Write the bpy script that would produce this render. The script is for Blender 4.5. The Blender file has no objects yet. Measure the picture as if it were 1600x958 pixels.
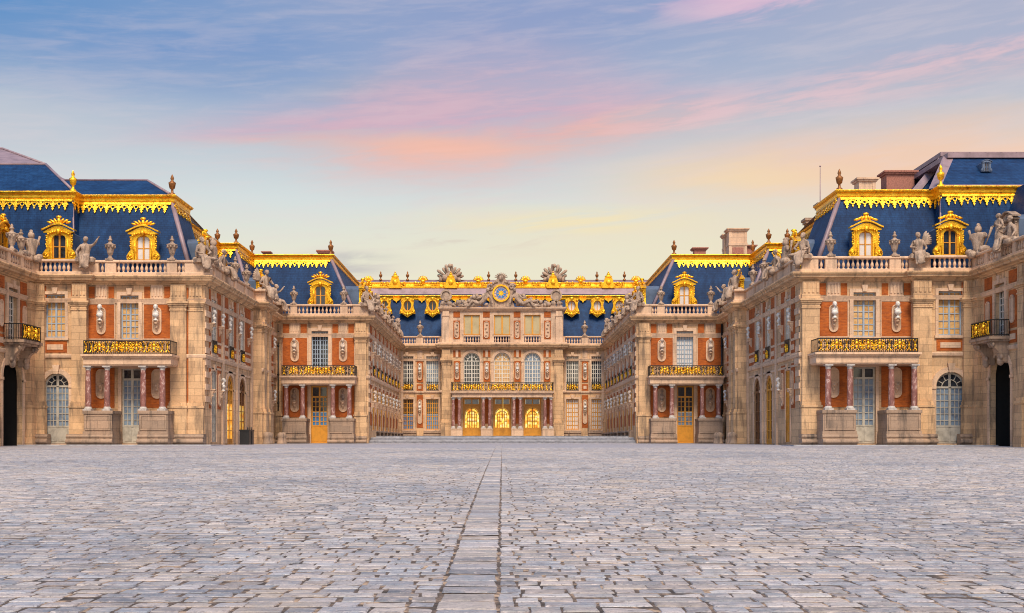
import bpy, bmesh, math, random
import numpy as np
from math import pi, sin, cos, radians as R
from mathutils import Vector, Matrix
random.seed(7)
rng = np.random.default_rng(7)
SC = bpy.context.scene
COL = SC.collection

# ------------------------------------------------------------------ camera
cam = bpy.data.cameras.new('camera')
cam.lens = 40.5
cam.sensor_width = 36.0
cam.shift_x = 15 / 1600
cam.shift_y = (691 - 479) / 1600
cam.clip_start = 0.1
cam.clip_end = 3000
cam_ob = bpy.data.objects.new('camera', cam)
COL.objects.link(cam_ob)
cam_ob.location = (0, 0, 0.1)
cam_ob.rotation_euler = (R(90), 0, 0)
SC.camera = cam_ob

# ------------------------------------------------------------------ exposure
SC.view_settings.view_transform = 'Standard'
SC.view_settings.look = 'None'
SC.view_settings.gamma = 1.0
SC.view_settings.use_curve_mapping = False
SC.view_settings.exposure = 0.0
SC.cycles.max_bounces = 6
SC.cycles.use_denoising = True
SC.cycles.pixel_filter_type = 'BLACKMAN_HARRIS'
SC.cycles.filter_width = 1.05

# ------------------------------------------------------------------ sun (a low, very soft evening light)
SUN_EL, SUN_AZ = R(53), R(176)      # azimuth measured from +Y towards +X
sun = bpy.data.lights.new('sun', 'SUN')
sun.energy = 4.6
sun.angle = R(22)
sun.color = (1.0, 0.84, 0.63)
sun_ob = bpy.data.objects.new('sun', sun)
COL.objects.link(sun_ob)
sd = Vector((sin(SUN_AZ) * cos(SUN_EL), cos(SUN_AZ) * cos(SUN_EL), sin(SUN_EL)))
sun_ob.rotation_euler = sd.to_track_quat('Z', 'Y').to_euler()


# ------------------------------------------------------------------ node expression helper
def lin(h):
    h = h.lstrip('#')
    o = []
    for i in (0, 2, 4):
        c = int(h[i:i + 2], 16) / 255
        o.append(c / 12.92 if c <= .04045 else ((c + .055) / 1.055) ** 2.4)
    return (*o, 1.0)


class G:
    """tiny shader-graph writer"""
    def __init__(s, tree):
        s.t = tree
        s.N = tree.nodes
        s.L = tree.links

    def n(s, kind, **kw):
        nd = s.N.new(kind)
        for k, v in kw.items():
            setattr(nd, k, v)
        return nd

    def put(s, sock, v):
        if v is None:
            return
        if hasattr(v, 'is_output'):
            s.L.new(v, sock)
        elif isinstance(v, (tuple, list)) and sock.type == 'RGBA' and len(v) == 3:
            sock.default_value = (*v, 1)
        else:
            sock.default_value = v

    def m(s, op, a, b=None, c=None, clamp=False):
        nd = s.n('ShaderNodeMath', operation=op)
        nd.use_clamp = clamp
        for i, v in enumerate((a, b, c)):
            s.put(nd.inputs[i], v)
        return nd.outputs[0]

    def add(s, a, b): return s.m('ADD', a, b)
    def sub(s, a, b): return s.m('SUBTRACT', a, b)
    def mul(s, a, b): return s.m('MULTIPLY', a, b)

    def ss(s, x, a, b):
        nd = s.n('ShaderNodeMapRange', interpolation_type='SMOOTHSTEP')
        s.put(nd.inputs[0], x)
        nd.inputs[1].default_value = a
        nd.inputs[2].default_value = b
        if a > b:
            nd.inputs[1].default_value = b
            nd.inputs[2].default_value = a
            nd.inputs[3].default_value = 1
            nd.inputs[4].default_value = 0
        return nd.outputs[0]

    def mapr(s, x, a, b, c, d):
        nd = s.n('ShaderNodeMapRange')
        s.put(nd.inputs[0], x)
        for i, v in enumerate((a, b, c, d)):
            nd.inputs[i + 1].default_value = v
        return nd.outputs[0]

    def gauss(s, x, c, w):
        q = s.m('DIVIDE', s.sub(x, c), w)
        return s.m('EXPONENT', s.mul(s.mul(q, q), -1.0))

    def mix(s, f, a, b, mode='MIX'):
        nd = s.n('ShaderNodeMix', data_type='RGBA', blend_type=mode)
        nd.clamp_factor = True
        s.put(nd.inputs[0], f)
        s.put(nd.inputs[6], a)
        s.put(nd.inputs[7], b)
        return nd.outputs[2]

    def ramp(s, f, stops, interp='LINEAR'):
        nd = s.n('ShaderNodeValToRGB')
        nd.color_ramp.interpolation = interp
        e = nd.color_ramp.elements
        while len(e) < len(stops):
            e.new(0.5)
        for el, (p, c) in zip(e, stops):
            el.position = p
            el.color = c if len(c) == 4 else (*c, 1)
        s.put(nd.inputs[0], f)
        return nd.outputs[0]

    def comb(s, x, y, z):
        nd = s.n('ShaderNodeCombineXYZ')
        for i, v in enumerate((x, y, z)):
            s.put(nd.inputs[i], v)
        return nd.outputs[0]

    def sep(s, v):
        nd = s.n('ShaderNodeSeparateXYZ')
        s.put(nd.inputs[0], v)
        return nd.outputs

    def noise(s, v, scale, detail=3, rough=.55, dist=0.0):
        nd = s.n('ShaderNodeTexNoise')
        s.put(nd.inputs['Vector'], v)
        nd.inputs['Scale'].default_value = scale
        nd.inputs['Detail'].default_value = detail
        nd.inputs['Roughness'].default_value = rough
        nd.inputs['Distortion'].default_value = dist
        return nd.outputs[0]


# ------------------------------------------------------------------ world: evening sky
def build_world():
    w = bpy.data.worlds.new('World')
    SC.world = w
    w.use_nodes = True
    g = G(w.node_tree)
    g.N.clear()
    out = g.n('ShaderNodeOutputWorld')
    tc = g.n('ShaderNodeTexCoord')
    x, y, z = g.sep(tc.outputs['Generated'])
    az = g.m('ARCTAN2', x, y)
    el = g.m('ARCSINE', z)
    # clear sky
    base = g.ramp(g.m('DIVIDE', el, 1.6, clamp=True), [
        (0.0, lin('fae6c2')), (0.072, lin('f8eecc')), (0.102, lin('ecebd8')), (0.128, lin('dbe4e3')),
        (0.160, lin('c0ccd8')), (0.195, lin('a9b8d2')), (0.225, lin('95a9ce')), (0.5, lin('6f8fc6')), (1.0, lin('5c7fbd'))])
    # slow warp for everything drifting in the sky
    skew = g.sub(el, g.mul(az, 0.085))
    v1 = g.comb(g.mul(az, 2.6), g.mul(skew, 15.0), 0.3)
    n1 = g.noise(v1, 1.15, 6, .55, .5)
    v2 = g.comb(g.mul(az, 7.0), g.mul(skew, 52.0), 4.1)
    n2 = g.noise(v2, 1.0, 7, .6, .7)
    v3 = g.comb(g.mul(az, 18.0), g.mul(skew, 130.0), 9.7)
    n3 = g.noise(v3, 1.0, 5, .6, .4)
    wob = g.add(g.mul(g.sub(n1, .5), .06), g.mul(g.sub(n2, .5), .028))
    elw = g.add(el, wob)
    col = base
    # deep blue towards the upper west, milky blue grey veil across the top
    f = g.mul(g.ss(g.add(az, g.mul(g.sub(n1, .5), .25)), -.08, -.46), g.ss(elw, .245, .36))
    col = g.mix(g.mul(f, .85), col, lin('3a8aca'))
    f = g.mul(g.gauss(az, -.24, .16), g.gauss(elw, .315, .04))
    col = g.mix(g.mul(f, .6), col, lin('6e94cc'))
    f = g.mul(g.gauss(az, .02, .16), g.gauss(elw, .355, .045))
    col = g.mix(g.mul(f, .60), col, lin('91a0cc'))
    f = g.mul(g.ss(az, .08, .40), g.ss(elw, .26, .34))
    col = g.mix(g.mul(f, .8), col, lin('b6b9cf'))
    # lower left lavender haze
    f = g.mul(g.ss(az, -.18, -.42), g.gauss(elw, .235, .035))
    col = g.mix(g.mul(f, .6), col, lin('c9ccd6'))
    # grey veil above the pink bank
    f = g.mul(g.mul(g.gauss(az, -.10, .12), g.gauss(elw, .298, .014)), g.ss(n2, .3, .6))
    col = g.mix(g.mul(f, .55), col, lin('a2b2c6'))
    # the long pink bank: centre line climbs to the right
    cl = g.add(.273, g.add(g.mul(az, .075), g.mul(g.mul(az, az), -.05)))
    de = g.sub(elw, cl)
    wid = g.add(.014, g.mul(g.gauss(az, -.02, .15), .034))
    band = g.m('EXPONENT', g.mul(g.m('POWER', g.m('ABSOLUTE', g.m('DIVIDE', de, wid)), 2.4), -1.0))
    side = g.mul(g.ss(az, -.36, -.17), g.add(.18, g.mul(.82, g.ss(az, .26, .04))))
    tex = g.add(.50, g.mul(g.ss(g.add(g.mul(n2, .6), g.mul(n3, .4)), .38, .60), .55))
    pink = g.mul(g.mul(band, side), tex)
    pcol = g.mix(g.ss(g.sub(de, g.mul(az, .03)), .012, -.018), lin('d8b0c2'), lin('f3b5a9'))
    col = g.mix(g.mul(pink, .95), col, pcol)
    # salmon glow on its belly
    f = g.mul(g.gauss(az, -.05, .085), g.gauss(g.add(el, g.mul(wob, .8)), .248, .011))
    col = g.mix(g.mul(f, .75), col, lin('ffc0a6'))
    # a second torn pink strand to the right and one at the very top
    f = g.mul(g.mul(g.gauss(g.sub(elw, g.mul(az, .10)), .262, .011), g.ss(az, .06, .16)), g.ss(g.add(g.mul(n2, .5), g.mul(n3, .5)), .42, .60))
    col = g.mix(g.mul(f, .62), col, lin('ecc4cc'))
    f = g.mul(g.mul(g.gauss(elw, .368, .012), g.gauss(az, .22, .08)), g.ss(n2, .42, .58))
    col = g.mix(g.mul(f, .9), col, lin('e9bfd6'))
    # peach bank on the right
    f = g.mul(g.ss(az, .02, .33), g.gauss(elw, .224, .036))
    col = g.mix(g.mul(f, g.add(.72, g.mul(n2, .35))), col, lin('ffd0ae'))
    f = g.mul(g.gauss(az, .20, .09), g.gauss(elw, .218, .014))
    col = g.mix(g.mul(f, .65), col, lin('ffdfae'))
    # pale yellow streaks
    f = g.mul(g.mul(g.gauss(az, .06, .10), g.gauss(elw, .190, .010)), g.ss(n2, .36, .58))
    col = g.mix(g.mul(f, .9), col, lin('fdebb6'))
    # low grey wisps
    f = g.mul(g.mul(g.gauss(az, -.03, .07), g.gauss(elw, .170, .009)), g.ss(n3, .45, .62))
    col = g.mix(g.mul(f, .55), col, lin('cfc4bd'))
    f = g.mul(g.mul(g.gauss(az, -.13, .035), g.gauss(elw, .151, .007)), g.ss(n2, .38, .58))
    col = g.mix(g.mul(f, .7), col, lin('b7b6bb'))
    # fine streaky texture everywhere
    col = g.mix(g.mul(g.ss(g.add(g.mul(n2, .5), g.mul(n3, .5)), .42, .66), .20), col, lin('efdcdc'))
    f = g.mul(g.ss(az, -.22, .12), g.gauss(elw, .168, .030))
    col = g.mix(g.mul(f, .5), col, lin('f8e8c0'))
    # unseen sky behind the camera, brightened as fill for the side walls
    bright = g.add(1.0, g.mul(g.ss(y, .25, -.55), .65))
    col = g.mix(1.0, col, g.comb(bright, bright, bright), 'MULTIPLY')
    # real daylight model underneath
    sky = g.n('ShaderNodeTexSky', sky_type='NISHITA', sun_disc=False)
    sky.sun_elevation = SUN_EL
    sky.sun_rotation = SUN_AZ
    bg1 = g.n('ShaderNodeBackground')
    g.put(bg1.inputs[0], sky.outputs[0])
    bg1.inputs[1].default_value = 0.05
    bg2 = g.n('ShaderNodeBackground')
    g.put(bg2.inputs[0], col)
    bg2.inputs[1].default_value = 1.0
    mx = g.n('ShaderNodeMixShader')
    mx.inputs[0].default_value = 0.93
    g.L.new(bg1.outputs[0], mx.inputs[1])
    g.L.new(bg2.outputs[0], mx.inputs[2])
    g.L.new(mx.outputs[0], out.inputs[0])


build_world()


# ------------------------------------------------------------------ materials
M = {}


def mat(name):
    m = bpy.data.materials.new(name)
    m.use_nodes = True
    g = G(m.node_tree)
    b = g.N['Principled BSDF']
    M[name] = m
    return g, b


def pos_uv(g):
    """wall coordinates: distance along the (axis aligned) wall and height"""
    p = g.n('ShaderNodeNewGeometry').outputs['Position']
    x, y, z = g.sep(p)
    return g.comb(g.add(x, y), z, 0.0), p


def bump(g, b, h, strength=.3, dist=.02):
    nd = g.n('ShaderNodeBump')
    nd.inputs['Strength'].default_value = strength
    nd.inputs['Distance'].default_value = dist
    g.put(nd.inputs['Height'], h)
    g.L.new(nd.outputs[0], b.inputs['Normal'])


def stone_mat(name, c1, c2, stain, bw=1.15, bh=.46, mortar=.72, stain_amt=.55):
    g, b = mat(name)
    uv, p = pos_uv(g)
    br = g.n('ShaderNodeTexBrick')
    g.put(br.inputs['Vector'], uv)
    br.inputs['Scale'].default_value = 1.0
    br.inputs['Brick Width'].default_value = bw
    br.inputs['Row Height'].default_value = bh
    br.inputs['Mortar Size'].default_value = .012
    br.inputs['Mortar Smooth'].default_value = .4
    br.inputs['Color1'].default_value = c1
    br.inputs['Color2'].default_value = c2
    br.inputs['Mortar'].default_value = tuple(k * mortar for k in c2[:3]) + (1,)
    n1 = g.noise(p, .55, 5, .6)
    x, y, z = g.sep(p)
    streak = g.noise(g.comb(g.mul(x, 2.2), g.mul(y, 2.2), g.mul(z, .35)), 1.0, 4, .6)
    n3 = g.noise(p, 9.0, 4, .6)
    col = g.mix(g.ss(n1, .35, .72), br.outputs[0], g.mix(.5, br.outputs[0], c1))
    col = g.mix(g.mul(g.ss(streak, .48, .72), stain_amt), col, stain)
    warm = g.noise(p, .28, 4, .6)
    col = g.mix(.6, col, g.ramp(warm, [(.34, (.84, .80, .76)), (.5, (1., .98, .95)), (.66, (1.14, 1.06, .98))]), 'MULTIPLY')
    col = g.mix(.35, col, g.ramp(n3, [(.3, (.55, .55, .56)), (.7, (1.25, 1.22, 1.2))]), 'MULTIPLY')
    g.put(b.inputs['Base Color'], col)
    b.inputs['Roughness'].default_value = .88
    bump(g, b, g.add(g.mul(n3, .5), g.mul(br.outputs['Fac'], -.8)), .35, .03)


stone_mat('stone', (.69, .455, .262, 1), (.46, .295, .172, 1), (.17, .12, .085, 1), 1.15, .46, .5, .85)
stone_mat('stone_light', (.69, .485, .34, 1), (.55, .375, .26, 1), (.27, .20, .155, 1), 1.6, .8, .7, .6)
stone_mat('stone_grey', (.40, .28, .205, 1), (.29, .21, .16, 1), (.085, .068, .06, 1), 1.3, .5, .55, .9)


def simple(name, c, rough=.6, metal=0., var=.25, scale=4., bumpy=.0, c2=None, spec=.5):
    g, b = mat(name)
    p = g.n('ShaderNodeNewGeometry').outputs['Position']
    n = g.noise(p, scale, 5, .6)
    c = tuple(c[:3])
    c2 = tuple(c2[:3]) if c2 else tuple(k * (1 - var) for k in c)
    hi = tuple(min(1, k * (1 + var * .5)) for k in c)
    g.put(b.inputs['Base Color'], g.ramp(n, [(.32, c2), (.52, c), (.72, hi)]))
    b.inputs['Roughness'].default_value = rough
    b.inputs['Metallic'].default_value = metal
    b.inputs['Specular IOR Level'].default_value = spec
    if bumpy:
        bump(g, b, n, bumpy, .03)
    return g, b


def brick_mat():
    g, b = mat('brick')
    uv, p = pos_uv(g)
    br = g.n('ShaderNodeTexBrick')
    g.put(br.inputs['Vector'], uv)
    br.inputs['Scale'].default_value = 1.0
    br.inputs['Brick Width'].default_value = .24
    br.inputs['Row Height'].default_value = .085
    br.inputs['Mortar Size'].default_value = .006
    br.inputs['Color1'].default_value = (.41, .096, .009, 1)
    br.inputs['Color2'].default_value = (.32, .070, .007, 1)
    br.inputs['Mortar'].default_value = (.36, .11, .035, 1)
    n = g.noise(p, 1.1, 6, .62)
    x, y, z = g.sep(p)
    n2 = g.noise(g.comb(g.mul(g.add(x, y), 2.2), g.mul(z, 11.), 0.), 1.0, 4, .65)
    col = g.mix(.75, br.outputs[0], g.ramp(n, [(.3, (.6, .55, .5)), (.5, (1., 1., 1.)), (.75, (1.3, 1.35, 1.4))]), 'MULTIPLY')
    col = g.mix(.8, col, g.ramp(n2, [(.3, (.55, .5, .5)), (.5, (1., 1., 1.)), (.7, (1.2, 1.25, 1.4))]), 'MULTIPLY')
    g.put(b.inputs['Base Color'], col)
    b.inputs['Roughness'].default_value = .9
    bump(g, b, n2, .3, .02)


brick_mat()


def slate_mat(name, c1, c2):
    g, b = mat(name)
    uv, p = pos_uv(g)
    br = g.n('ShaderNodeTexBrick')
    g.put(br.inputs['Vector'], uv)
    br.inputs['Scale'].default_value = 1.0
    br.inputs['Brick Width'].default_value = .3
    br.inputs['Row Height'].default_value = .16
    br.inputs['Mortar Size'].default_value = .008
    br.inputs['Color1'].default_value = c1
    br.inputs['Color2'].default_value = c2
    br.inputs['Mortar'].default_value = tuple(k * .45 for k in c2[:3]) + (1,)
    n = g.noise(p, .5, 5, .6)
    x, y, z = g.sep(p)
    st = g.noise(g.comb(g.mul(x, 3.), g.mul(y, 3.), g.mul(z, .25)), 1., 4, .6)
    col = g.mix(.8, br.outputs[0], g.ramp(n, [(.34, (.52, .58, .66)), (.7, (1.25, 1.2, 1.2))]), 'MULTIPLY')
    col = g.mix(.6, col, g.ramp(st, [(.38, (.62, .65, .7)), (.5, (1., 1., 1.)), (.66, (1.4, 1.35, 1.3))]), 'MULTIPLY')
    g.put(b.inputs['Base Color'], col)
    b.inputs['Roughness'].default_value = .6
    b.inputs['Specular IOR Level'].default_value = .15
    bump(g, b, br.outputs['Fac'], -.3, .02)


slate_mat('slate', (.010, .046, .135, 1), (.008, .036, .108, 1))
simple('lead', (.27, .19, .215), .55, .15, .3, 1.2, .1)
simple('lead_blue', (.10, .14, .22), .45, .2, .3, 1.2, .1)


def gold_mat():
    g, b = mat('gold')
    p = g.n('ShaderNodeNewGeometry').outputs['Position']
    n = g.noise(p, 3.2, 5, .65)
    n2 = g.noise(p, 11., 4, .6)
    g.put(b.inputs['Base Color'], g.ramp(n, [(.30, (.42, .14, .008)), (.42, (.90, .44, .02)), (.58, (1., .58, .03)), (.76, (1., .72, .10))]))
    b.inputs['Metallic'].default_value = .7
    b.inputs['Roughness'].default_value = .33
    bump(g, b, n2, .55, .05)


gold_mat()
simple('gold_dull', (.26, .10, .025), .5, .4, .4, 8., .2)
simple('iron', (.012, .011, .011), .5, .2, .3, 6.)
simple('marble_white', (.64, .60, .56), .45, 0, .25, 6., .1)
simple('marble_grey', (.46, .42, .40), .6, 0, .35, 6., .15)
def statue_mat():
    g, b = mat('statue_stone')
    p = g.n('ShaderNodeNewGeometry').outputs['Position']
    x, y, z = g.sep(p)
    n = g.noise(p, 2.3, 5, .65)
    st = g.noise(g.comb(g.mul(x, 5.), g.mul(y, 5.), g.mul(z, 1.1)), 1.0, 5, .65)
    n3 = g.noise(p, 14., 4, .6)
    col = g.ramp(n, [(.3, (.22, .155, .12)), (.5, (.40, .28, .205)), (.72, (.50, .38, .29))])
    col = g.mix(g.mul(g.ss(st, .48, .62), .6), col, (.10, .078, .066, 1))
    col = g.mix(.4, col, g.ramp(n3, [(.3, (.6, .6, .6)), (.7, (1.3, 1.3, 1.3))]), 'MULTIPLY')
    g.put(b.inputs['Base Color'], col)
    b.inputs['Roughness'].default_value = .85
    bump(g, b, g.add(n3, n), .5, .05)


statue_mat()
simple('bust_worn', (.56, .45, .37), .7, 0, .4, 5., .2, c2=(.30, .23, .19))
simple('wood_ochre', (.62, .27, .025), .45, 0, .2, 3.)
simple('wood_brown', (.17, .06, .012), .5, 0, .3, 3.)
simple('wood_grey', (.43, .39, .33), .6, 0, .3, 3.)
simple('wood_blue', (.30, .37, .46), .5, 0, .2, 3.)
simple('wood_white', (.66, .62, .55), .5, 0, .15, 3.)
simple('pane_dark', (.028, .032, .042), .05, 0, .3, 1.9, c2=(.009, .009, .011), spec=.7)
simple('pane_amber', (.60, .37, .16), .12, 0, .35, 2.6, c2=(.42, .20, .06), spec=.5)
simple('pane_pale', (.20, .26, .34), .08, 0, .25, 2.4, c2=(.11, .14, .20), spec=.6)  # blue tone and its variation stand in for sky reflected in the glass
simple('pane_white', (.62, .58, .56), .15, 0, .15, .8, spec=.5)
simple('pane_blue', (.06, .20, .42), .08, 0, .4, .8, spec=.6)
simple('blind_tan', (.44, .36, .20), .6, 0, .15, 1.0)
simple('black_plastic', (.012, .012, .014), .4)
simple('void_shade', (.008, .007, .006), .9)  # near-black colour painted in for the shade inside the archways
simple('clock_blue', (.03, .17, .50), .5)
simple('step_stone', (.36, .36, .40), .8, 0, .3, 2.5, .25)
simple('brick_pink', (.36, .15, .11), .9, 0, .4, 9., .2)


def marble_red():
    g, b = mat('marble_red')
    p = g.n('ShaderNodeNewGeometry').outputs['Position']
    x, y, z = g.sep(p)
    n = g.noise(g.comb(g.mul(x, 1.), g.mul(y, 1.), g.mul(z, .55)), 3.2, 6, .65, 1.6)
    n2 = g.noise(p, 1.3, 3, .5)
    col = g.ramp(n, [(.30, (.07, .022, .020)), (.47, (.21, .075, .06)), (.56, (.30, .13, .11)), (.62, (.62, .46, .42)), (.68, (.26, .10, .085)), (.8, (.13, .045, .04))])
    col = g.mix(g.mul(n2, .35), col, (.34, .20, .19, 1))
    g.put(b.inputs['Base Color'], col)
    b.inputs['Roughness'].default_value = .5


marble_red()


def glow_mat():
    g, b = mat('lit_room')
    p = g.n('ShaderNodeNewGeometry').outputs['Position']
    n = g.noise(p, 2.6, 3, .5)
    col = g.ramp(n, [(.32, (.62, .17, .01)), (.46, (1., .50, .05)), (.56, (1., .70, .14)), (.68, (1., .86, .45))])
    g.put(b.inputs['Base Color'], (.5, .3, .08, 1))
    g.put(b.inputs['Emission Color'], col)
    b.inputs['Emission Strength'].default_value = 1.25


glow_mat()


def paver_mats():
    # one noise recipe for the cut setts, using a tint stored per sett
    g, b = mat('sett')
    p = g.n('ShaderNodeNewGeometry').outputs['Position']
    at = g.n('ShaderNodeAttribute', attribute_name='tint')
    n = g.noise(p, 7., 6, .68)
    n2 = g.noise(p, 38., 4, .65)
    n3 = g.noise(p, .16, 5, .6)
    x, y, z = g.sep(p)
    n4 = g.noise(g.comb(g.mul(x, 5.), g.mul(y, 16.), 0.), 1.6, 5, .7)
    col = g.mix(g.ss(n, .38, .66), at.outputs['Color'], g.mix(.55, at.outputs['Color'], (.50, .43, .42, 1)))
    col = g.mix(g.mul(g.ss(n2, .54, .68), .6), col, (.08, .075, .085, 1))
    col = g.mix(g.mul(g.ss(n4, .50, .66), .75), col, (.15, .135, .16, 1))
    n5 = g.noise(g.comb(g.mul(x, 9.), g.mul(y, 30.), 3.), 1.6, 5, .7)
    col = g.mix(g.mul(g.ss(n5, .55, .7), .6), col, (.70, .62, .60, 1))
    col = g.mix(.55, col, g.ramp(n3, [(.32, (.44, .52, .66)), (.5, (.95, .95, .97)), (.68, (1.25, 1.16, 1.1))]), 'MULTIPLY')
    n6 = g.noise(p, .55, 5, .65)
    col = g.mix(g.mul(g.ss(n6, .54, .70), .38), col, (.47, .37, .28, 1))
    g.put(b.inputs['Base Color'], col)
    g.put(b.inputs['Roughness'], g.mapr(n, .3, .7, .45, .8))
    b.inputs['Specular IOR Level'].default_value = .5
    bump(g, b, g.add(g.add(n, g.mul(n2, .8)), g.mul(n4, 1.0)), .8, .016)
    # the far paving: same stone, setts too small to see
    g, b = mat('paving')
    p = g.n('ShaderNodeNewGeometry').outputs['Position']
    x, y, z = g.sep(p)
    br = g.n('ShaderNodeTexBrick')
    g.put(br.inputs['Vector'], g.comb(x, y, 0.))
    br.inputs['Scale'].default_value = 1.
    br.inputs['Brick Width'].default_value = .3
    br.inputs['Row Height'].default_value = .27
    br.inputs['Mortar Size'].default_value = .012
    br.inputs['Color1'].default_value = (.36, .355, .395, 1)
    br.inputs['Color2'].default_value = (.28, .285, .325, 1)
    br.inputs['Mortar'].default_value = (.16, .13, .12, 1)
    n = g.noise(p, .35, 5, .6)
    n4 = g.noise(g.comb(g.mul(x, 2.), g.mul(y, .5), 0.), 1.0, 5, .7)
    col = g.mix(.6, br.outputs[0], g.ramp(n, [(.3, (.75, .78, .85)), (.7, (1.2, 1.12, 1.08))]), 'MULTIPLY')
    col = g.mix(g.mul(g.ss(n4, .56, .72), .4), col, (.17, .17, .21, 1))
    g.put(b.inputs['Base Color'], col)
    b.inputs['Roughness'].default_value = .65
    # joints: tan sand, plus dark tones painted in for shade between setts
    g, b = mat('joint_sand_shade')
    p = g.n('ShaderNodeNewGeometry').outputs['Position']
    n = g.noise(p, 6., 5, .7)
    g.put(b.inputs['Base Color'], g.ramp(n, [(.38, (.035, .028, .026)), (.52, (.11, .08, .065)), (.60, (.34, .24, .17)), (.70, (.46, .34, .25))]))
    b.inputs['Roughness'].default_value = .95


paver_mats()


# ------------------------------------------------------------------ mesh buffer
class MB:
    def __init__(s):
        s.v, s.f, s.s = [], [], []

    def add(s, vs, fs, smooth=False):
        o = len(s.v)
        s.v.extend(tuple(p) for p in vs)
        s.f.extend(tuple(i + o for i in f) for f in fs)
        s.s.extend([smooth] * len(fs))
        return s

    def mesh(s, name, material, fix=True):
        me = bpy.data.meshes.new(name)
        me.from_pydata(s.v, [], s.f)
        me.polygons.foreach_set('use_smooth', s.s)
        if fix:
            bm = bmesh.new()
            bm.from_mesh(me)
            bmesh.ops.recalc_face_normals(bm, faces=bm.faces)
            bm.to_mesh(me)
            bm.free()
        me.materials.append(M[material] if isinstance(material, str) else material)
        me.update()
        return me

    def build(s, name, material, parent=None, fix=True):
        o = bpy.data.objects.new(name, s.mesh(name, material, fix))
        COL.objects.link(o)
        if parent is not None:
            o.parent = parent
        return o


def tag(o, label=None, cat=None, group=None, kind=None):
    if label: o['label'] = label
    if cat: o['category'] = cat
    if group: o['group'] = group
    if kind: o['kind'] = kind
    return o


def empty(name, label, cat, group=None):
    o = bpy.data.objects.new(name, None)
    COL.objects.link(o)
    return tag(o, label, cat, group)


def put(mesh, name, loc=(0, 0, 0), rotz=0., scale=1., parent=None, mirror=False):
    o = bpy.data.objects.new(name, mesh)
    COL.objects.link(o)
    o.location = loc
    o.rotation_euler = (0, 0, rotz)
    o.scale = (-scale if mirror else scale, scale, scale)
    if parent is not None:
        o.parent = parent
    return o


# ------------------------------------------------------------------ wall frames: u along the wall, d outwards, z up
class F:
    def __init__(s, ox, oy, ux, uy, nx, ny):
        s.a = (ox, oy, ux, uy, nx, ny)

    def __call__(s, u, d, z):
        ox, oy, ux, uy, nx, ny = s.a
        return (ox + ux * u + nx * d, oy + uy * u + ny * d, z)

    def ang(s):        # turn of something modelled facing -Y so that it faces along n
        return math.atan2(s.a[4], -s.a[5])


def front(S, Y): return F(0, Y, S, 0, 0, -1)
def side(S, X): return F(S * X, 0, 0, 1, S, 0)      # X of the left wall, negative


BOXF = [(0, 1, 2, 3), (4, 7, 6, 5), (0, 4, 5, 1), (1, 5, 6, 2), (2, 6, 7, 3), (3, 7, 4, 0)]


def box(mb, f, u0, u1, d0, d1, z0, z1):
    mb.add([f(u0, d0, z0), f(u1, d0, z0), f(u1, d1, z0), f(u0, d1, z0),
            f(u0, d0, z1), f(u1, d0, z1), f(u1, d1, z1), f(u0, d1, z1)], BOXF)
    return mb


def prism(mb, f, pts, d0, d1, smooth=False):
    n = len(pts)
    vs = [f(u, d0, z) for u, z in pts] + [f(u, d1, z) for u, z in pts]
    fs = [tuple(range(n)), tuple(range(2 * n - 1, n - 1, -1))]
    mb.add(vs, fs)
    mb.add(vs, [(i, (i + 1) % n, (i + 1) % n + n, i + n) for i in range(n)], smooth)
    return mb


def ring(mb, f, outer, inner, d0, d1, closed=True):
    """flat ring between two outlines of equal length, with thickness"""
    n = len(outer)
    vs = [f(u, d1, z) for u, z in outer] + [f(u, d1, z) for u, z in inner] + \
         [f(u, d0, z) for u, z in outer] + [f(u, d0, z) for u, z in inner]
    fs = []
    for i in range(n if closed else n - 1):
        j = (i + 1) % n
        fs += [(i, j, j + n, i + n), (i, i + 2 * n, j + 2 * n, j), (i + n, j + n, j + 3 * n, i + 3 * n)]
    mb.add(vs, fs)
    return mb


def lathe(mb, c, prof, n=12, smooth=True):
    vs, fs = [], []
    for r, z in prof:
        for k in range(n):
            a = 2 * pi * k / n
            vs.append((c[0] + r * cos(a), c[1] + r * sin(a), c[2] + z))
    for i in range(len(prof) - 1):
        for k in range(n):
            l = (k + 1) % n
            fs.append((i * n + k, i * n + l, (i + 1) * n + l, (i + 1) * n + k))
    mb.add(vs, fs, smooth)
    m = len(prof) - 1
    mb.add([vs[m * n + k] for k in range(n)], [tuple(range(n))])
    return mb


def ball(mb, c, r, n=8, rot=None, smooth=True):
    """ellipsoid; r = radius or (rx,ry,rz)"""
    if not isinstance(r, (tuple, list)):
        r = (r, r, r)
    vs, fs = [], []
    rings = max(3, n // 2)
    pts = [Vector((0, 0, -r[2]))]
    for i in range(1, rings):
        t = -pi / 2 + pi * i / rings
        for k in range(n):
            a = 2 * pi * k / n
            pts.append(Vector((r[0] * cos(t) * cos(a), r[1] * cos(t) * sin(a), r[2] * sin(t))))
    pts.append(Vector((0, 0, r[2])))
    if rot is not None:
        pts = [rot @ p for p in pts]
    vs = [(c[0] + p.x, c[1] + p.y, c[2] + p.z) for p in pts]
    last = len(vs) - 1
    for k in range(n):
        l = (k + 1) % n
        fs.append((0, 1 + l, 1 + k))
        for i in range(rings - 2):
            fs.append((1 + i * n + k, 1 + i * n + l, 1 + (i + 1) * n + l, 1 + (i + 1) * n + k))
        fs.append((1 + (rings - 2) * n + k, 1 + (rings - 2) * n + l, last))
    mb.add(vs, fs, smooth)
    return mb


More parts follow.
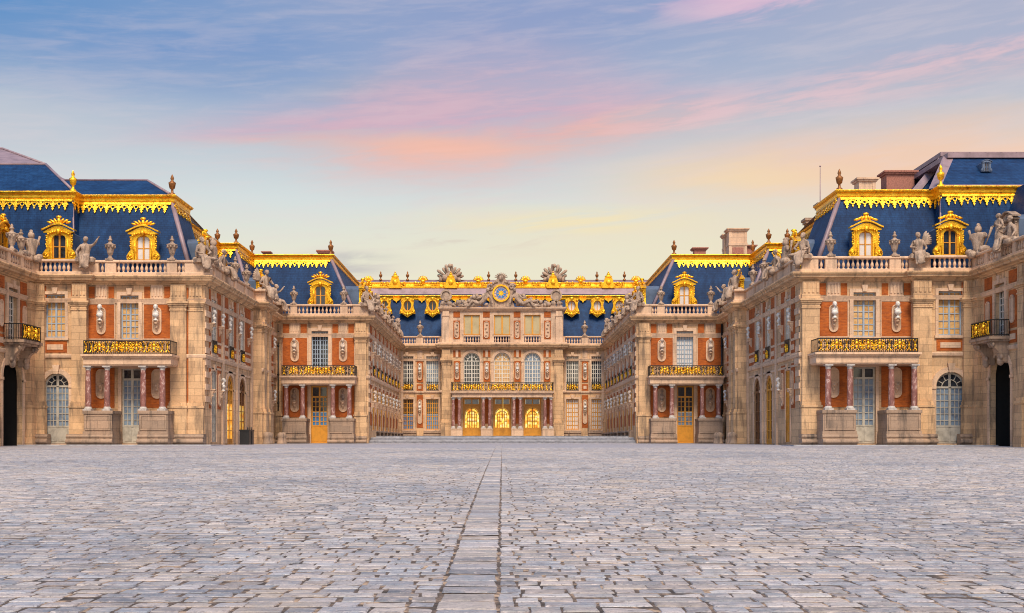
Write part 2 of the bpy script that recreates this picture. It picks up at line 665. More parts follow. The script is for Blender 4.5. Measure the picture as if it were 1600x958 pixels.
def tube(mb, pts, r, n=6, smooth=True, taper=None):
    pts = [Vector(p) for p in pts]
    m = len(pts)
    vs, fs = [], []
    for i, p in enumerate(pts):
        t = (pts[min(i + 1, m - 1)] - pts[max(i - 1, 0)]).normalized()
        ref = Vector((0, 0, 1)) if abs(t.z) < .9 else Vector((0, 1, 0))
        a = t.cross(ref).normalized()
        b = t.cross(a)
        rr = r if taper is None else r * taper[i]
        for k in range(n):
            q = 2 * pi * k / n
            vs.append(p + a * (rr * cos(q)) + b * (rr * sin(q)))
    for i in range(m - 1):
        for k in range(n):
            l = (k + 1) % n
            fs.append((i * n + k, i * n + l, (i + 1) * n + l, (i + 1) * n + k))
    fs += [tuple(range(n)), tuple(range(m * n - 1, (m - 1) * n - 1, -1))]
    mb.add(vs, fs, smooth)
    return mb


def arc(uc, zc, r, a0, a1, n):
    return [(uc + r * cos(a0 + (a1 - a0) * i / n), zc + r * sin(a0 + (a1 - a0) * i / n)) for i in range(n + 1)]


# paths: plan polylines in left-hand convention, court on the right of travel
def path_normals(path):
    out = []
    n = len(path)
    segs = []
    for i in range(n - 1):
        dx, dy = path[i + 1][0] - path[i][0], path[i + 1][1] - path[i][1]
        l = math.hypot(dx, dy)
        segs.append((dy / l, -dx / l))
    for i in range(n):
        a = segs[max(i - 1, 0)]
        b = segs[min(i, n - 2)]
        k = 1 + a[0] * b[0] + a[1] * b[1]
        out.append(((a[0] + b[0]) / k, (a[1] + b[1]) / k))
    return out, segs


def offset_pt(path, nrm, i, d):
    return (path[i][0] + nrm[i][0] * d, path[i][1] + nrm[i][1] * d)


def sweep(mb, S, path, prof, i0=0, i1=None, closed=True):
    """prof: [(d,z)] ; mitred sweep of a moulding along path[i0..i1]"""
    nrm, _ = path_normals(path)
    i1 = len(path) - 1 if i1 is None else i1
    m = len(prof)
    vs, fs = [], []
    for i in range(i0, i1 + 1):
        for d, z in prof:
            x, y = offset_pt(path, nrm, i, d)
            vs.append((S * x, y, z))
    cnt = i1 - i0 + 1
    for i in range(cnt - 1):
        for k in range(m if closed else m - 1):
            l = (k + 1) % m
            fs.append((i * m + k, i * m + l, (i + 1) * m + l, (i + 1) * m + k))
    if closed:
        fs += [tuple(range(m)), tuple(range((cnt - 1) * m, cnt * m))]
    mb.add(vs, fs)
    return mb


class Panels(MB):
    """brick panels: every add becomes one part of its own"""
    def build(s, name, material, parent=None, fix=True):
        for i in range(0, len(s.f), 6):
            fs = s.f[i:i + 6]
            o = min(min(f) for f in fs)
            m = MB()
            m.add(s.v[o:o + 8], [tuple(k - o for k in f) for f in fs])
            m.build(name, material, parent)
from mathutils import noise as mnoise


# ------------------------------------------------------------------ walls, windows, doors
def wall(mb, f, u0, u1, z0, z1, holes, th=.6):
    us = sorted({u0, u1, *[h[0] for h in holes], *[h[1] for h in holes]})
    us = [u for u in us if u0 - 1e-6 <= u <= u1 + 1e-6]
    for a, b in zip(us, us[1:]):
        m = (a + b) / 2
        cuts = sorted((h[2], h[3]) for h in holes if h[0] < m < h[1])
        z = z0
        for c0, c1 in cuts:
            if c0 > z + 1e-4:
                box(mb, f, a, b, -th, 0, z, c0)
            z = max(z, c1)
        if z1 > z + 1e-4:
            box(mb, f, a, b, -th, 0, z, z1)
    for h in holes:
        if len(h) > 4 and h[4]:
            r = (h[1] - h[0]) / 2
            uc, zs = (h[0] + h[1]) / 2, h[3] - r
            prism(mb, f, [(h[0], zs)] + arc(uc, zs, r, pi, pi / 2, 8)[1:] + [(h[0], h[3])], -th, 0)
            prism(mb, f, [(h[1], zs)] + arc(uc, zs, r, 0, pi / 2, 8)[1:] + [(h[1], h[3])], -th, 0)


def surround(mb, f, u0, u1, z0, z1, w=.2, p=.07, arch=False, key=True, sill=True):
    if arch:
        r = (u1 - u0) / 2
        uc, zs = (u0 + u1) / 2, z1 - r
        box(mb, f, u0 - w, u0, -.02, p, z0, zs)
        box(mb, f, u1, u1 + w, -.02, p, z0, zs)
        ring(mb, f, arc(uc, zs, r + w, 0, pi, 16), arc(uc, zs, r, 0, pi, 16), -.02, p, False)
        box(mb, f, u0 - w - .06, u0, -.02, p + .06, zs - .12, zs + .06)
        box(mb, f, u1, u1 + w + .06, -.02, p + .06, zs - .12, zs + .06)
        if key:
            prism(mb, f, [(uc - .14, z1 - .04), (uc + .14, z1 - .04), (uc + .24, z1 + .55), (uc - .24, z1 + .55)], -.02, p + .1)
    else:
        box(mb, f, u0 - w, u0, -.02, p, z0, z1)
        box(mb, f, u1, u1 + w, -.02, p, z0, z1)
        box(mb, f, u0 - w, u1 + w, -.02, p, z1 + .001, z1 + w)
        if key:
            m = (u0 + u1) / 2
            prism(mb, f, [(m - .12, z1 + .05), (m + .12, z1 + .05), (m + .2, z1 + w + .25), (m - .2, z1 + w + .25)], -.02, p + .08)
        if sill:
            box(mb, f, u0 - w - .05, u1 + w + .05, -.02, p + .06, z0 - .16, z0 - .001)


def window(par, f, u0, u1, z0, z1, nc, nr, fm, pm, d=-.25, name='window', arch=False, panel=0., transom=None,
           pm2=None, zs2=None, bar=.05, edge=.09, mull=.12, label=None):
    mb = MB()
    t0, t1 = d, d + .07
    zb = z0 + panel
    ztop = z1
    if arch:
        r = (u1 - u0) / 2
        uc = (u0 + u1) / 2
        ztop = z1 - r
        ring(mb, f, arc(uc, ztop, r, 0, pi, 16), arc(uc, ztop, r - edge, 0, pi, 16), t0, t1, False)
        ring(mb, f, arc(uc, ztop, r * .55, 0, pi, 12), arc(uc, ztop, r * .55 - bar, 0, pi, 12), t0 + .01, t1 - .01, False)
        for k in (1, 2, 3, 4, 5):
            a = pi * k / 6
            c, s = cos(a), sin(a)
            w = (mull if k == 3 else bar) / 2
            q0 = 0.0 if k == 3 else r * .5
            pts = [(uc + c * q0 - s * w, ztop + s * q0 + c * w), (uc + c * q0 + s * w, ztop + s * q0 - c * w),
                   (uc + c * r * .97 + s * w, ztop + s * r * .97 - c * w), (uc + c * r * .97 - s * w, ztop + s * r * .97 + c * w)]
            prism(mb, f, pts, t0 + .012, t1 - .012)
        box(mb, f, u0 + edge, u1 - edge, t0, t1 + .02, ztop - edge / 2, ztop + edge / 2)
    else:
        box(mb, f, u0 + edge, u1 - edge, t0, t1, z1 - edge, z1)
    box(mb, f, u0, u0 + edge, t0, t1, z0, ztop)
    box(mb, f, u1 - edge, u1, t0, t1, z0, ztop)
    m = (u0 + u1) / 2
    box(mb, f, m - mull / 2, m + mull / 2, t0, t1 + .02, zb, ztop)
    box(mb, f, u0 + edge, u1 - edge, t0 + .002, t1 - .002, zb, zb + edge)
    if panel:
        box(mb, f, u0 + edge, u1 - edge, t0 - .02, t1 - .02, z0, zb)
        for a, b in ((u0 + edge + .06, m - .06), (m + .06, u1 - edge - .06)):
            box(mb, f, a, b, t0, t1 + .005, z0 + .12, zb - .1)
    if transom:
        box(mb, f, u0 + edge, u1 - edge, t0, t1 + .04, transom - .07, transom + .07)
    nh = nc // 2
    for a, b in ((u0 + edge, m - mull / 2), (m + mull / 2, u1 - edge)):
        for k in range(1, nh):
            u = a + (b - a) * k / nh
            box(mb, f, u - bar / 2, u + bar / 2, t0 + .012, t1 - .012, zb + edge, (transom or ztop))
    top = transom or ztop
    for k in range(1, nr):
        z = zb + (top - zb) * k / nr
        box(mb, f, u0 + edge, u1 - edge, t0 + .014, t1 - .014, z - bar / 2, z + bar / 2)
    w = mb.build(name, fm, par, False)
    if label: w['label'] = label
    pd = d + .02

    def pane(za, zb_, mm, withtop):
        p = MB()
        pts = [(u0 + .02, za), (u1 - .02, za), (u1 - .02, zb_)]
        if withtop and arch:
            pts += arc((u0 + u1) / 2, ztop, (u1 - u0) / 2 - .02, 0, pi, 14)[1:-1]
        pts += [(u0 + .02, zb_)]
        p.add([f(u, pd, z) for u, z in pts], [tuple(range(len(pts)))])
        p.add([f(u, pd - .02, z) for u, z in pts], [tuple(range(len(pts)))])
        n = len(pts)
        p.add([f(u, pd, z) for u, z in pts] + [f(u, pd - .02, z) for u, z in pts],
              [(i, (i + 1) % n, (i + 1) % n + n, i + n) for i in range(n)])
        p.build('pane', mm, w, False)
    if pm2:
        pane(zb + .02, zs2 - .01, pm2, False)
        pane(zs2 + .01, ztop - .001, pm, True)
    else:
        pane(zb + .02, ztop - .001, pm, True)
    return w


# ------------------------------------------------------------------ stone dressing
def pilaster(par, f, u0, u1, zb=-.2, pr=.28, top=10.62, pedh=2.6, m='stone', cap=True):
    mb = MB()
    box(mb, f, u0 - .10, u1 + .10, -.02, pr + .16, zb, pedh - .22)
    box(mb, f, u0 - .16, u1 + .16, -.02, pr + .22, zb, .35)
    box(mb, f, u0 - .15, u1 + .15, -.02, pr + .21, pedh - .22, pedh - .08)
    box(mb, f, u0 - .07, u1 + .07, -.02, pr + .11, pedh - .08, pedh + .12)
    box(mb, f, u0 - .03, u1 + .03, -.02, pr + .06, pedh + .12, pedh + .22)
    box(mb, f, u0, u1, -.02, pr, pedh + .22, 8.98)
    if cap:
        for z0, z1, e in ((8.86, 8.95, .05), (8.98, 9.12, .02), (9.12, 9.22, .07), (9.22, 9.34, .13), (9.34, 9.46, .2)):
            box(mb, f, u0 - e, u1 + e, -.02, pr + e, z0, z1)
    box(mb, f, u0 - .03, u1 + .03, -.02, pr + .03, 9.46, 9.75)
    box(mb, f, u0 + .02, u1 - .02, -.02, pr, 9.75, top)
    n = 4
    w = (u1 - u0 - .16) / (2 * n - 1)
    for k in range(n):
        a = u0 + .08 + 2 * k * w
        box(mb, f, a, a + w, 0, pr + .05, 9.86, 10.5)
    return mb.build('pilaster', m, par, False)


def fluted(mb, f, u0, u1, z0=9.72, z1=10.6, p=.06):
    box(mb, f, u0, u1, -.02, p, z0, z1)
    n = 4
    w = (u1 - u0 - .08) / (2 * n - 1)
    for k in range(n):
        a = u0 + .04 + 2 * k * w
        box(mb, f, a, a + w, 0, p + .05, z0 + .12, z1 - .08)
    box(mb, f, u0 - .02, u1 + .02, -.02, p + .08, z0 - .07, z0)


CORN = [(-.2, 10.60), (.10, 10.60), (.12, 10.68), (.22, 10.72), (.26, 10.80), (.52, 10.84), (.55, 10.98), (.62, 11.0), (.68, 11.12), (.66, 11.17), (-.2, 11.18)]
PLIN = [(-.35, 11.15), (.42, 11.15), (.42, 11.37), (.36, 11.40), (-.35, 11.40)]
RAIL = [(-.12, 12.06), (.28, 12.06), (.32, 12.10), (.32, 12.19), (.28, 12.23), (-.12, 12.23)]
STRING = [(-.05, 5.70), (.08, 5.70), (.12, 5.78), (.14, 5.92), (.10, 5.97), (-.05, 5.98)]
ARCHI = [(-.05, 9.38), (.07, 9.38), (.09, 9.46), (.13, 9.58), (.15, 9.66), (-.05, 9.68)]


def make_baluster():
    mb = MB()
    prof = [(.095, 0), (.095, .05), (.06, .07), (.05, .11), (.085, .17), (.11, .25), (.10, .34), (.065, .44), (.05, .52), (.065, .55), (.05, .57), (.09, .61), (.09, .66)]
    lathe(mb, (0, 0, 0), prof, 9)
    return mb.mesh('baluster', 'stone_light')


BALUSTER = make_baluster()


def balustrade(par, S, f, segs, u0, u1, path_rail=True, pitch=.31, h0=11.40, nm='stone_light'):
    """segs: ('d',a,b) solid die, ('b',a,b) open run of balusters, ('s',a,b) sunk solid panel"""
    mb = MB()
    if path_rail:
        box(mb, f, u0, u1, -.12, .30, h0 + .66, h0 + .83)
        box(mb, f, u0, u1, -.30, .38, h0 - .24, h0)
    for k, a, b in segs:
        if k == 'd':
            box(mb, f, a, b, -.08, .26, h0, h0 + .66)
        elif k == 's':
            box(mb, f, a, b, -.06, .17, h0, h0 + .66)
            box(mb, f, a + .08, b - .08, .1, .21, h0 + .10, h0 + .56)
    o = mb.build('balustrade', nm, par, False)
    for k, a, b in segs:
        if k == 'b':
            n = max(1, int(round((b - a) / pitch)))
            for i in range(n):
                put(BALUSTER, 'baluster', f(a + (b - a) * (i + .5) / n, .09, h0), 0, 1, o)
    return o


def column(par, f, u, d, z0, z1, r=.2):
    h = z1 - z0
    mb = MB()
    c = f(u, d, z0)
    lathe(mb, c, [(r, .24), (r * 1.02, h * .35), (r * .97, h * .65), (r * .86, h - .28)], 16)
    o = mb.build('column', 'marble_red', par, False)
    b = MB()
    box(b, f, u - r * 1.45, u + r * 1.45, d - r * 1.45, d + r * 1.45, z0, z0 + .10)
    lathe(b, c, [(r * 1.36, .10), (r * 1.42, .14), (r * 1.3, .18), (r * 1.12, .2), (r * 1.18, .24), (r * 1.02, .26)], 16)
    b.build('column_base', 'marble_grey', o, False)
    k = MB()
    lathe(k, c, [(r * .87, h - .30), (r * .95, h - .28), (r * .9, h - .24), (r * .9, h - .19), (r * 1.2, h - .12), (r * 1.25, h - .10)], 16)
    box(k, f, u - r * 1.35, u + r * 1.35, d - r * 1.35, d + r * 1.35, z0 + h - .10, z0 + h)
    k.build('capital', 'marble_grey', o, False)
    return o


def curl(mb, f, u, d, z, r, t, a0=0., turns=1.25, flip=1, n=12):
    pts = []
    for i in range(n + 1):
        q = i / n
        a = a0 + flip * 2 * pi * turns * q
        rr = r * (1 - .62 * q)
        pts.append(f(u + rr * cos(a), d, z + rr * sin(a)))
    tube(mb, pts, t, 5)


def gilt_cartouche(mb, f, u, d, z, s=1.):
    """crowned shield with scrolls, the gilded piece of the balcony railings"""
    ball(mb, f(u, d + .03, z + .52 * s), (.14 * s, .1, .14 * s), 8)
    ball(mb, f(u, d + .03, z + .26 * s), (.09 * s, .09, .16 * s), 8)
    ball(mb, f(u, d + .02, z + .73 * s), (.09 * s, .06, .05 * s), 6)
    for q in (-1, 1):
        curl(mb, f, u + q * .27 * s, d, z + .30 * s, .15 * s, .042 * s, pi / 2, 1.2, -q)
        curl(mb, f, u + q * .22 * s, d, z + .62 * s, .11 * s, .036 * s, -pi / 2, 1.1, q)
        tube(mb, [f(u + q * .1 * s, d, z + .42 * s), f(u + q * .24 * s, d, z + .46 * s), f(u + q * .36 * s, d, z + .52 * s)], .036 * s, 5)
        ball(mb, f(u + q * .36 * s, d, z + .12 * s), .05 * s, 6)
        ball(mb, f(u + q * .13 * s, d, z + .08 * s), .05 * s, 6)


def railing(par, f, u0, u1, d1, z0, z1, motifs, fillers, s=1., side_d0=0.):
    """iron railing along u at depth d1 returning to the wall, gilded pieces on it"""
    mb = MB()
    h = z1 - z0
    box(mb, f, u0, u1, d1 - .035, d1 + .035, z1 - .06, z1)
    box(mb, f, u0, u1, d1 - .025, d1 + .025, z0 + .05, z0 + .10)
    for u in (u0, u1):
        box(mb, f, u - .03, u + .03, side_d0, d1, z1 - .06, z1)
        box(mb, f, u - .025, u + .025, side_d0, d1, z0 + .05, z0 + .10)
        for k in range(8):
            dd = side_d0 + (d1 - side_d0) * (k + .5) / 8
            box(mb, f, u - .012, u + .012, dd - .012, dd + .012, z0, z1)
    n = int((u1 - u0) / .13)
    for k in range(n + 1):
        u = u0 + (u1 - u0) * k / n
        box(mb, f, u - .02, u + .02, d1 - .02, d1 + .02, z0, z1)
    n = int((u1 - u0) / .30)
    for k in range(n):
        u = u0 + (u1 - u0) * (k + .5) / n
        for zz in (.28, .70):
            curl(mb, f, u, d1, z0 + zz * h, .13, .024, k, 1.6, 1 if k % 2 else -1)
    for u in motifs:
        for q in (-1, 1):
            curl(mb, f, u + q * .36 * s, d1 - .02, z0 + .62 * h, .13, .02, 0, 1.3, q)
    o = mb.build('railing', 'iron', par, False)
    g = MB()
    for u in motifs:
        gilt_cartouche(g, f, u, d1 + .02, z0 + .08, s * h / .95)
    for u in fillers:
        for q in (-1, 1):
            tube(g, [f(u + q * .10, d1 + .02, z0 + .14), f(u - q * .06, d1 + .03, z0 + h * .5), f(u + q * .10, d1 + .02, z1 - .12)], .03, 5)
            ball(g, f(u + q * .11, d1 + .02, z1 - .12), .045, 6)
            ball(g, f(u + q * .11, d1 + .02, z0 + .14), .045, 6)
        ball(g, f(u, d1 + .03, z0 + h * .5), (.06, .05, .1), 6)
    g.build('gilding', 'gold', o, False)
    return o


def niche(mb, f, u, z0, z1, w=.33, p=.06):
    """pale tablet with rounded ends set on the brick"""
    zb, zt = z0 + w, z1 - w
    pts = arc(u, zb, w, pi, 2 * pi, 8) + arc(u, zt, w, 0, pi, 8)
    inner = [(u + (a - u) * .8, (z0 + z1) / 2 + (b - (z0 + z1) / 2) * .93) for a, b in pts]
    prism(mb, f, inner, -.02, p)
    ring(mb, f, pts, inner, -.02, p + .05)


def console(mb, f, u, z, d0=.05, s=1.):
    """carved bracket that carries a bust, top at z"""
    box(mb, f, u - .24 * s, u + .24 * s, d0 - .05, d0 + .42 * s, z - .08 * s, z)
    prism_pts = [(.20, -.08), (.17, -.30), (.12, -.52), (.07, -.72), (0, -.86), (-.07, -.72), (-.12, -.52), (-.17, -.30), (-.20, -.08)]
    vs, n = [], len(prism_pts)
    for k, dd in ((0, 0), (1, 1)):
        for a, b in prism_pts:
            t = max(0, 1 + b / .9)
            vs.append(f(u + a * s, d0 + (.34 * s * t * t + .05 if dd else -.05), z + b * s))
    mb.add(vs, [tuple(range(n)), tuple(range(2 * n - 1, n - 1, -1))] + [(i, (i + 1) % n, (i + 1) % n + n, i + n) for i in range(n)])
    ball(mb, f(u, d0 + .3 * s, z - .22 * s), (.15 * s, .12 * s, .12 * s), 8)
    ball(mb, f(u, d0 + .14 * s, z - .55 * s), (.10 * s, .10 * s, .12 * s), 8)


def brackets(mb, f, u0, u1, z0, z1, d0, d1):
    """long block with rounded stone benches"""
    box(mb, f, u0, u1, d0, d1, z0, z1)


# ------------------------------------------------------------------ roofs
def roof_sheet(mb, S, A, za, B, zb, i0=0, i1=None):
    """loft between two plan polylines of equal length"""
    i1 = len(A) - 1 if i1 is None else i1
    for i in range(i0, i1):
        q = [(S * A[i][0], A[i][1], za), (S * A[i + 1][0], A[i + 1][1], za),
             (S * B[i + 1][0], B[i + 1][1], zb), (S * B[i][0], B[i][1], zb)]
        mb.add(q, [(0, 1, 2, 3)])


CREST = [(-.25, -.54), (.10, -.54), (.14, -.46), (.20, -.36), (.22, -.18), (.34, -.10), (.40, 0), (.36, .06), (-.25, .10)]


def crest(mb, S, brk, z, i0=0, i1=None):
    sweep(mb, S, brk, [(d, z + h) for d, h in CREST], i0, i1)


LACE = [(-.10, 0), (-.08, .12), (-.22, .18), (-.25, .30), (-.12, .34), (-.16, .44), (-.05, .50), (-.09, .60), (0, .74), (.09, .60), (.05, .50), (.16, .44), (.12, .34), (.25, .30), (.22, .18), (.08, .12), (.10, 0)]


def lace(mb, S, base, zb, brk, zt, i0=0, i1=None, pitch=.84, drop=.54, step=1):
    """gilded lead fringe hanging down the top of the slate slope"""
    nrm, segs = path_normals(brk)
    i1 = len(brk) - 1 if i1 is None else i1
    for i in range(i0, i1):
        a, b = Vector((*brk[i], zt)), Vector((*brk[i + 1], zt))
        L = (b - a).length
        if L < .8:
            continue
        sx, sy = segs[i]
        # run out of the slope measured square to the eaves
        run = abs((base[i][0] - brk[i][0]) * sx + (base[i][1] - brk[i][1]) * sy)
        dn = Vector((sx * run, sy * run, zb - zt)).normalized()
        al = (b - a).normalized()
        no = al.cross(dn).normalized()
        if no.z < 0:
            no = -no
        n = max(1, int(round(L / pitch)))

        def P(u, v, w):
            q = a + al * u + dn * v + no * w
            return (S * q.x, q.y, q.z)

        def sheet(pts, t=.07):
            m = len(pts)
            vs = [P(u, v, .02) for u, v in pts] + [P(u, v, .02 + t) for u, v in pts]
            mb.add(vs, [tuple(range(m)), tuple(range(2 * m - 1, m - 1, -1))] + [(k, (k + 1) % m, (k + 1) % m + m, k + m) for k in range(m)])

        def loop(uc, vc, r0, r1, a0, a1, t=.06, q=9):
            for k in range(q):
                t0, t1 = a0 + (a1 - a0) * k / q, a0 + (a1 - a0) * (k + 1) / q
                sheet([(uc + r1 * cos(t0), vc + r1 * sin(t0)), (uc + r1 * cos(t1), vc + r1 * sin(t1)),
                       (uc + r0 * cos(t1), vc + r0 * sin(t1)), (uc + r0 * cos(t0), vc + r0 * sin(t0))], t)
        sheet([(0, drop - .10), (L, drop - .10), (L, drop + .06), (0, drop + .06)], .10)
        p = L / n
        for k in range(n):
            c = (k + .5) * p
            sheet([(c + u * .80, drop + .02 + v * .92) for u, v in LACE], .09)
            loop(k * p, drop + .22, .10, .155, 0, 2 * pi, .06, 12)
            loop(k * p - p / 4 + .04, drop + .16, .04, .085, 0, 2 * pi, .06, 8)
            loop(k * p + p / 4 - .04, drop + .16, .04, .085, 0, 2 * pi, .06, 8)
            sheet([(k * p - .07, drop + .42), (k * p + .07, drop + .42), (k * p, drop + .60)])


def finial(mb, c, h=1.2, r=.22):
    lathe(mb, c, [(r * .9, 0), (r * .9, .1 * h), (r * .4, .16 * h), (r * .35, .3 * h), (r * .8, .36 * h), (r * 1.0, .52 * h), (r * 1.1, .60 * h), (r * .6, .66 * h), (r * .35, .72 * h), (r * .55, .80 * h), (r * .35, .9 * h), (0.01, h)], 10)


def dormer(par, f, u, d, z, s=1., pm='pane_dark', gm='gold', rm='lead_blue', back=2.6, fm='wood_ochre', crown=True):
    g = MB()

    def T(pts): return [(u + a * s, z + b * s) for a, b in pts]
    D0, D1 = d - .25 * s, d
    for q in (-1, 1):
        prism(g, f, T([(q * .46, 0), (q * 1.06, 0), (q * 1.14, .16), (q * 1.12, .36), (q * 1.0, .56), (q * .86, .72), (q * .82, 1.0), (q * .82, 1.86), (q * .46, 1.86)]), D0, D1)
        curl(g, f, u + q * .90 * s, D1 + .02, z + .27 * s, .19 * s, .05 * s, 0, 1.5, q)
        ball(g, f(u + q * .90 * s, D1 + .02, z + .27 * s), .085 * s, 8)
        for k in range(6):
            ball(g, f(u + q * (.86 + .03 * (k % 2)) * s, D1 - .05, z + (.85 + .15 * k) * s), (.075 * s, .09 * s, .085 * s), 6)
        tube(g, [f(u + q * .60 * s, D1 + .02, z + .1 * s), f(u + q * .60 * s, D1 + .02, z + 1.45 * s)], .035 * s, 5)
        box(g, f, u + q * .66 * s - .03, u + q * .66 * s + .03, D1 - .02, D1 + .05 * s, z + .6 * s, z + 1.6 * s)
    hd = [(.46, 1.42), (.38, 1.56), (.22, 1.66), (0, 1.70), (-.22, 1.66), (-.38, 1.56), (-.46, 1.42), (-.46, 1.86), (.46, 1.86)]
    prism(g, f, T(hd), D0, D1)
    # curved pediment
    top = [(-1.02 + 2.04 * k / 14, 1.86 + .40 * (cos(pi * (k / 14 - .5)) ** 1.3)) for k in range(15)]
    prism(g, f, T([(-1.02, 1.78)] + top + [(1.02, 1.78)]), D0, D1 + .12 * s)
    lo = [(-1.12 + 2.24 * k / 14, 1.92 + .40 * (max(0, cos(pi * (k / 14 - .5))) ** 1.3)) for k in range(15)]
    up = [(a, b + .10) for a, b in lo]
    prism(g, f, T(lo + up[::-1]), D0 - .02, D1 + .26 * s)
    ball(g, f(u, D1 + .16 * s, z + 1.86 * s), (.17 * s, .12 * s, .20 * s), 8)
    for q in (-1, 1):
        for k in range(4):
            ball(g, f(u + q * (.24 + .15 * k) * s, D1 + .12 * s, z + (1.84 - .035 * k * k * .5) * s), (.09 * s, .09 * s, .07 * s), 6)
    if crown:
        ball(g, f(u, D1, z + 2.58 * s), (.15 * s, .15 * s, .24 * s), 8)
        ball(g, f(u, D1, z + 2.86 * s), (.22 * s, .15 * s, .12 * s), 8)
        ball(g, f(u, D1 + .02, z + 2.40 * s), (.36 * s, .16 * s, .10 * s), 8)
        for q in (-1, 1):
            for a, rr, l in ((.95, .34, .24), (.55, .46, .26), (.25, .60, .22)):
                rot = Matrix.Rotation(-q * a, 3, 'Y') if abs(f.a[5]) > .5 else Matrix.Rotation(q * a, 3, 'X')
                p = f(u + q * rr * cos(a) * s * 1.1, D1, z + (2.38 + rr * sin(a) * .8) * s)
                w = (l * s, .1 * s, .085 * s) if abs(f.a[5]) > .5 else (.1 * s, l * s, .085 * s)
                ball(g, p, w, 8, rot)
    o = g.build('dormer', gm, par)
    rf = MB()
    pts = [(-.86, 0), (-.86, 1.80), *[(-.86 + 1.72 * k / 10, 1.80 + .42 * sin(pi * k / 10)) for k in range(1, 10)], (.86, 1.80), (.86, 0)]
    prism(rf, f, T(pts), d - back, d - .251 * s)
    rf.build('dormer_roof', rm, o)
    window(o, f, u - .46 * s, u + .46 * s, z + .02, z + 1.70 * s, 2, 2, fm, pm, d=d - .2 * s, bar=.05, edge=.07 * s, mull=.11 * s)
    return o


# ------------------------------------------------------------------ figures
def skin_mesh(joints, edges, sub=1, fold=.0, seed=0):
    """continuous body grown over a skeleton: joints = {name: (x,y,z,r)}"""
    names = list(joints)
    me = bpy.data.meshes.new('skin_tmp')
    me.from_pydata([joints[k][:3] for k in names], [(names.index(a), names.index(b)) for a, b in edges], [])
    ob = bpy.data.objects.new('skin_tmp', me)
    COL.objects.link(ob)
    ob.modifiers.new('s', 'SKIN')
    for i, k in enumerate(names):
        r = joints[k][3]
        me.skin_vertices[0].data[i].radius = (r, r)
        me.skin_vertices[0].data[i].use_root = (i == 0)
    sb = ob.modifiers.new('d', 'SUBSURF')
    sb.levels = sb.render_levels = sub
    dg = bpy.context.evaluated_depsgraph_get()
    out = bpy.data.meshes.new_from_object(ob.evaluated_get(dg))
    vs = [tuple(v.co) for v in out.vertices]
    fs = [tuple(p.vertices) for p in out.polygons]
    bpy.data.objects.remove(ob)
    bpy.data.meshes.remove(out)
    if fold:
        nv = []
        for x, y, z in vs:
            q = mnoise.noise_vector((x * 7 + seed, y * 7, z * 4.5))
            nv.append((x + q[0] * fold, y + q[1] * fold, z + q[2] * fold * .6))
        vs = nv
    return vs, fs


def add_head(mb, c, r=.12, turn=0., hair=True):
    """skull, face, hair on a neck; faces -Y turned by turn"""
    rot = Matrix.Rotation(turn, 3, 'Z')

    def P(x, y, z):
        v = rot @ Vector((x, y, z))
        return (c[0] + v.x, c[1] + v.y, c[2] + v.z)
    ball(mb, P(0, 0, 0), (r * .82, r * .95, r * 1.12), 10, rot)
    ball(mb, P(0, -r * .55, -r * .45), (r * .52, r * .5, r * .55), 8, rot)
    ball(mb, P(0, -r * .98, -r * .12), (r * .14, r * .22, r * .28), 6, rot)
    ball(mb, P(0, -r * .92, -r * .52), (r * .25, r * .14, r * .10), 6, rot)
    for q in (-1, 1):
        ball(mb, P(q * r * .34, -r * .84, r * .10), (r * .16, r * .12, r * .09), 6, rot)
        ball(mb, P(q * r * .84, r * .05, -r * .05), (r * .12, r * .2, r * .28), 6, rot)
    if hair:
        ball(mb, P(0, r * .28, r * .38), (r * .98, r * .92, r * .88), 8, rot)
        ball(mb, P(0, r * .9, r * .05), (r * .5, r * .5, r * .55), 8, rot)


def hand(mb, c, s=.05, dirv=(0, -1, 0)):
    d = Vector(dirv).normalized()
    sd = d.cross(Vector((0, 0, 1)))
    sd = sd.normalized() if sd.length > .1 else Vector((1, 0, 0))
    c = Vector(c)
    ball(mb, c + d * s * .6, (s * .8, s * .8, s * .8), 6)
    for k in range(4):
        a = c + d * s * 1.1 + sd * s * (.55 - .37 * k)
        L = (1.3, 1.6, 1.5, 1.15)[k]
        tube(mb, [a, a + d * s * L * .55, a + d * s * L - Vector((0, 0, s * .35))], s * .19, 5)
    a = c + d * s * .4 + sd * s * .7
    tube(mb, [a, a + sd * s * .5 + d * s * .5, a + sd * s * .55 + d * s * 1.0], s * .22, 5)


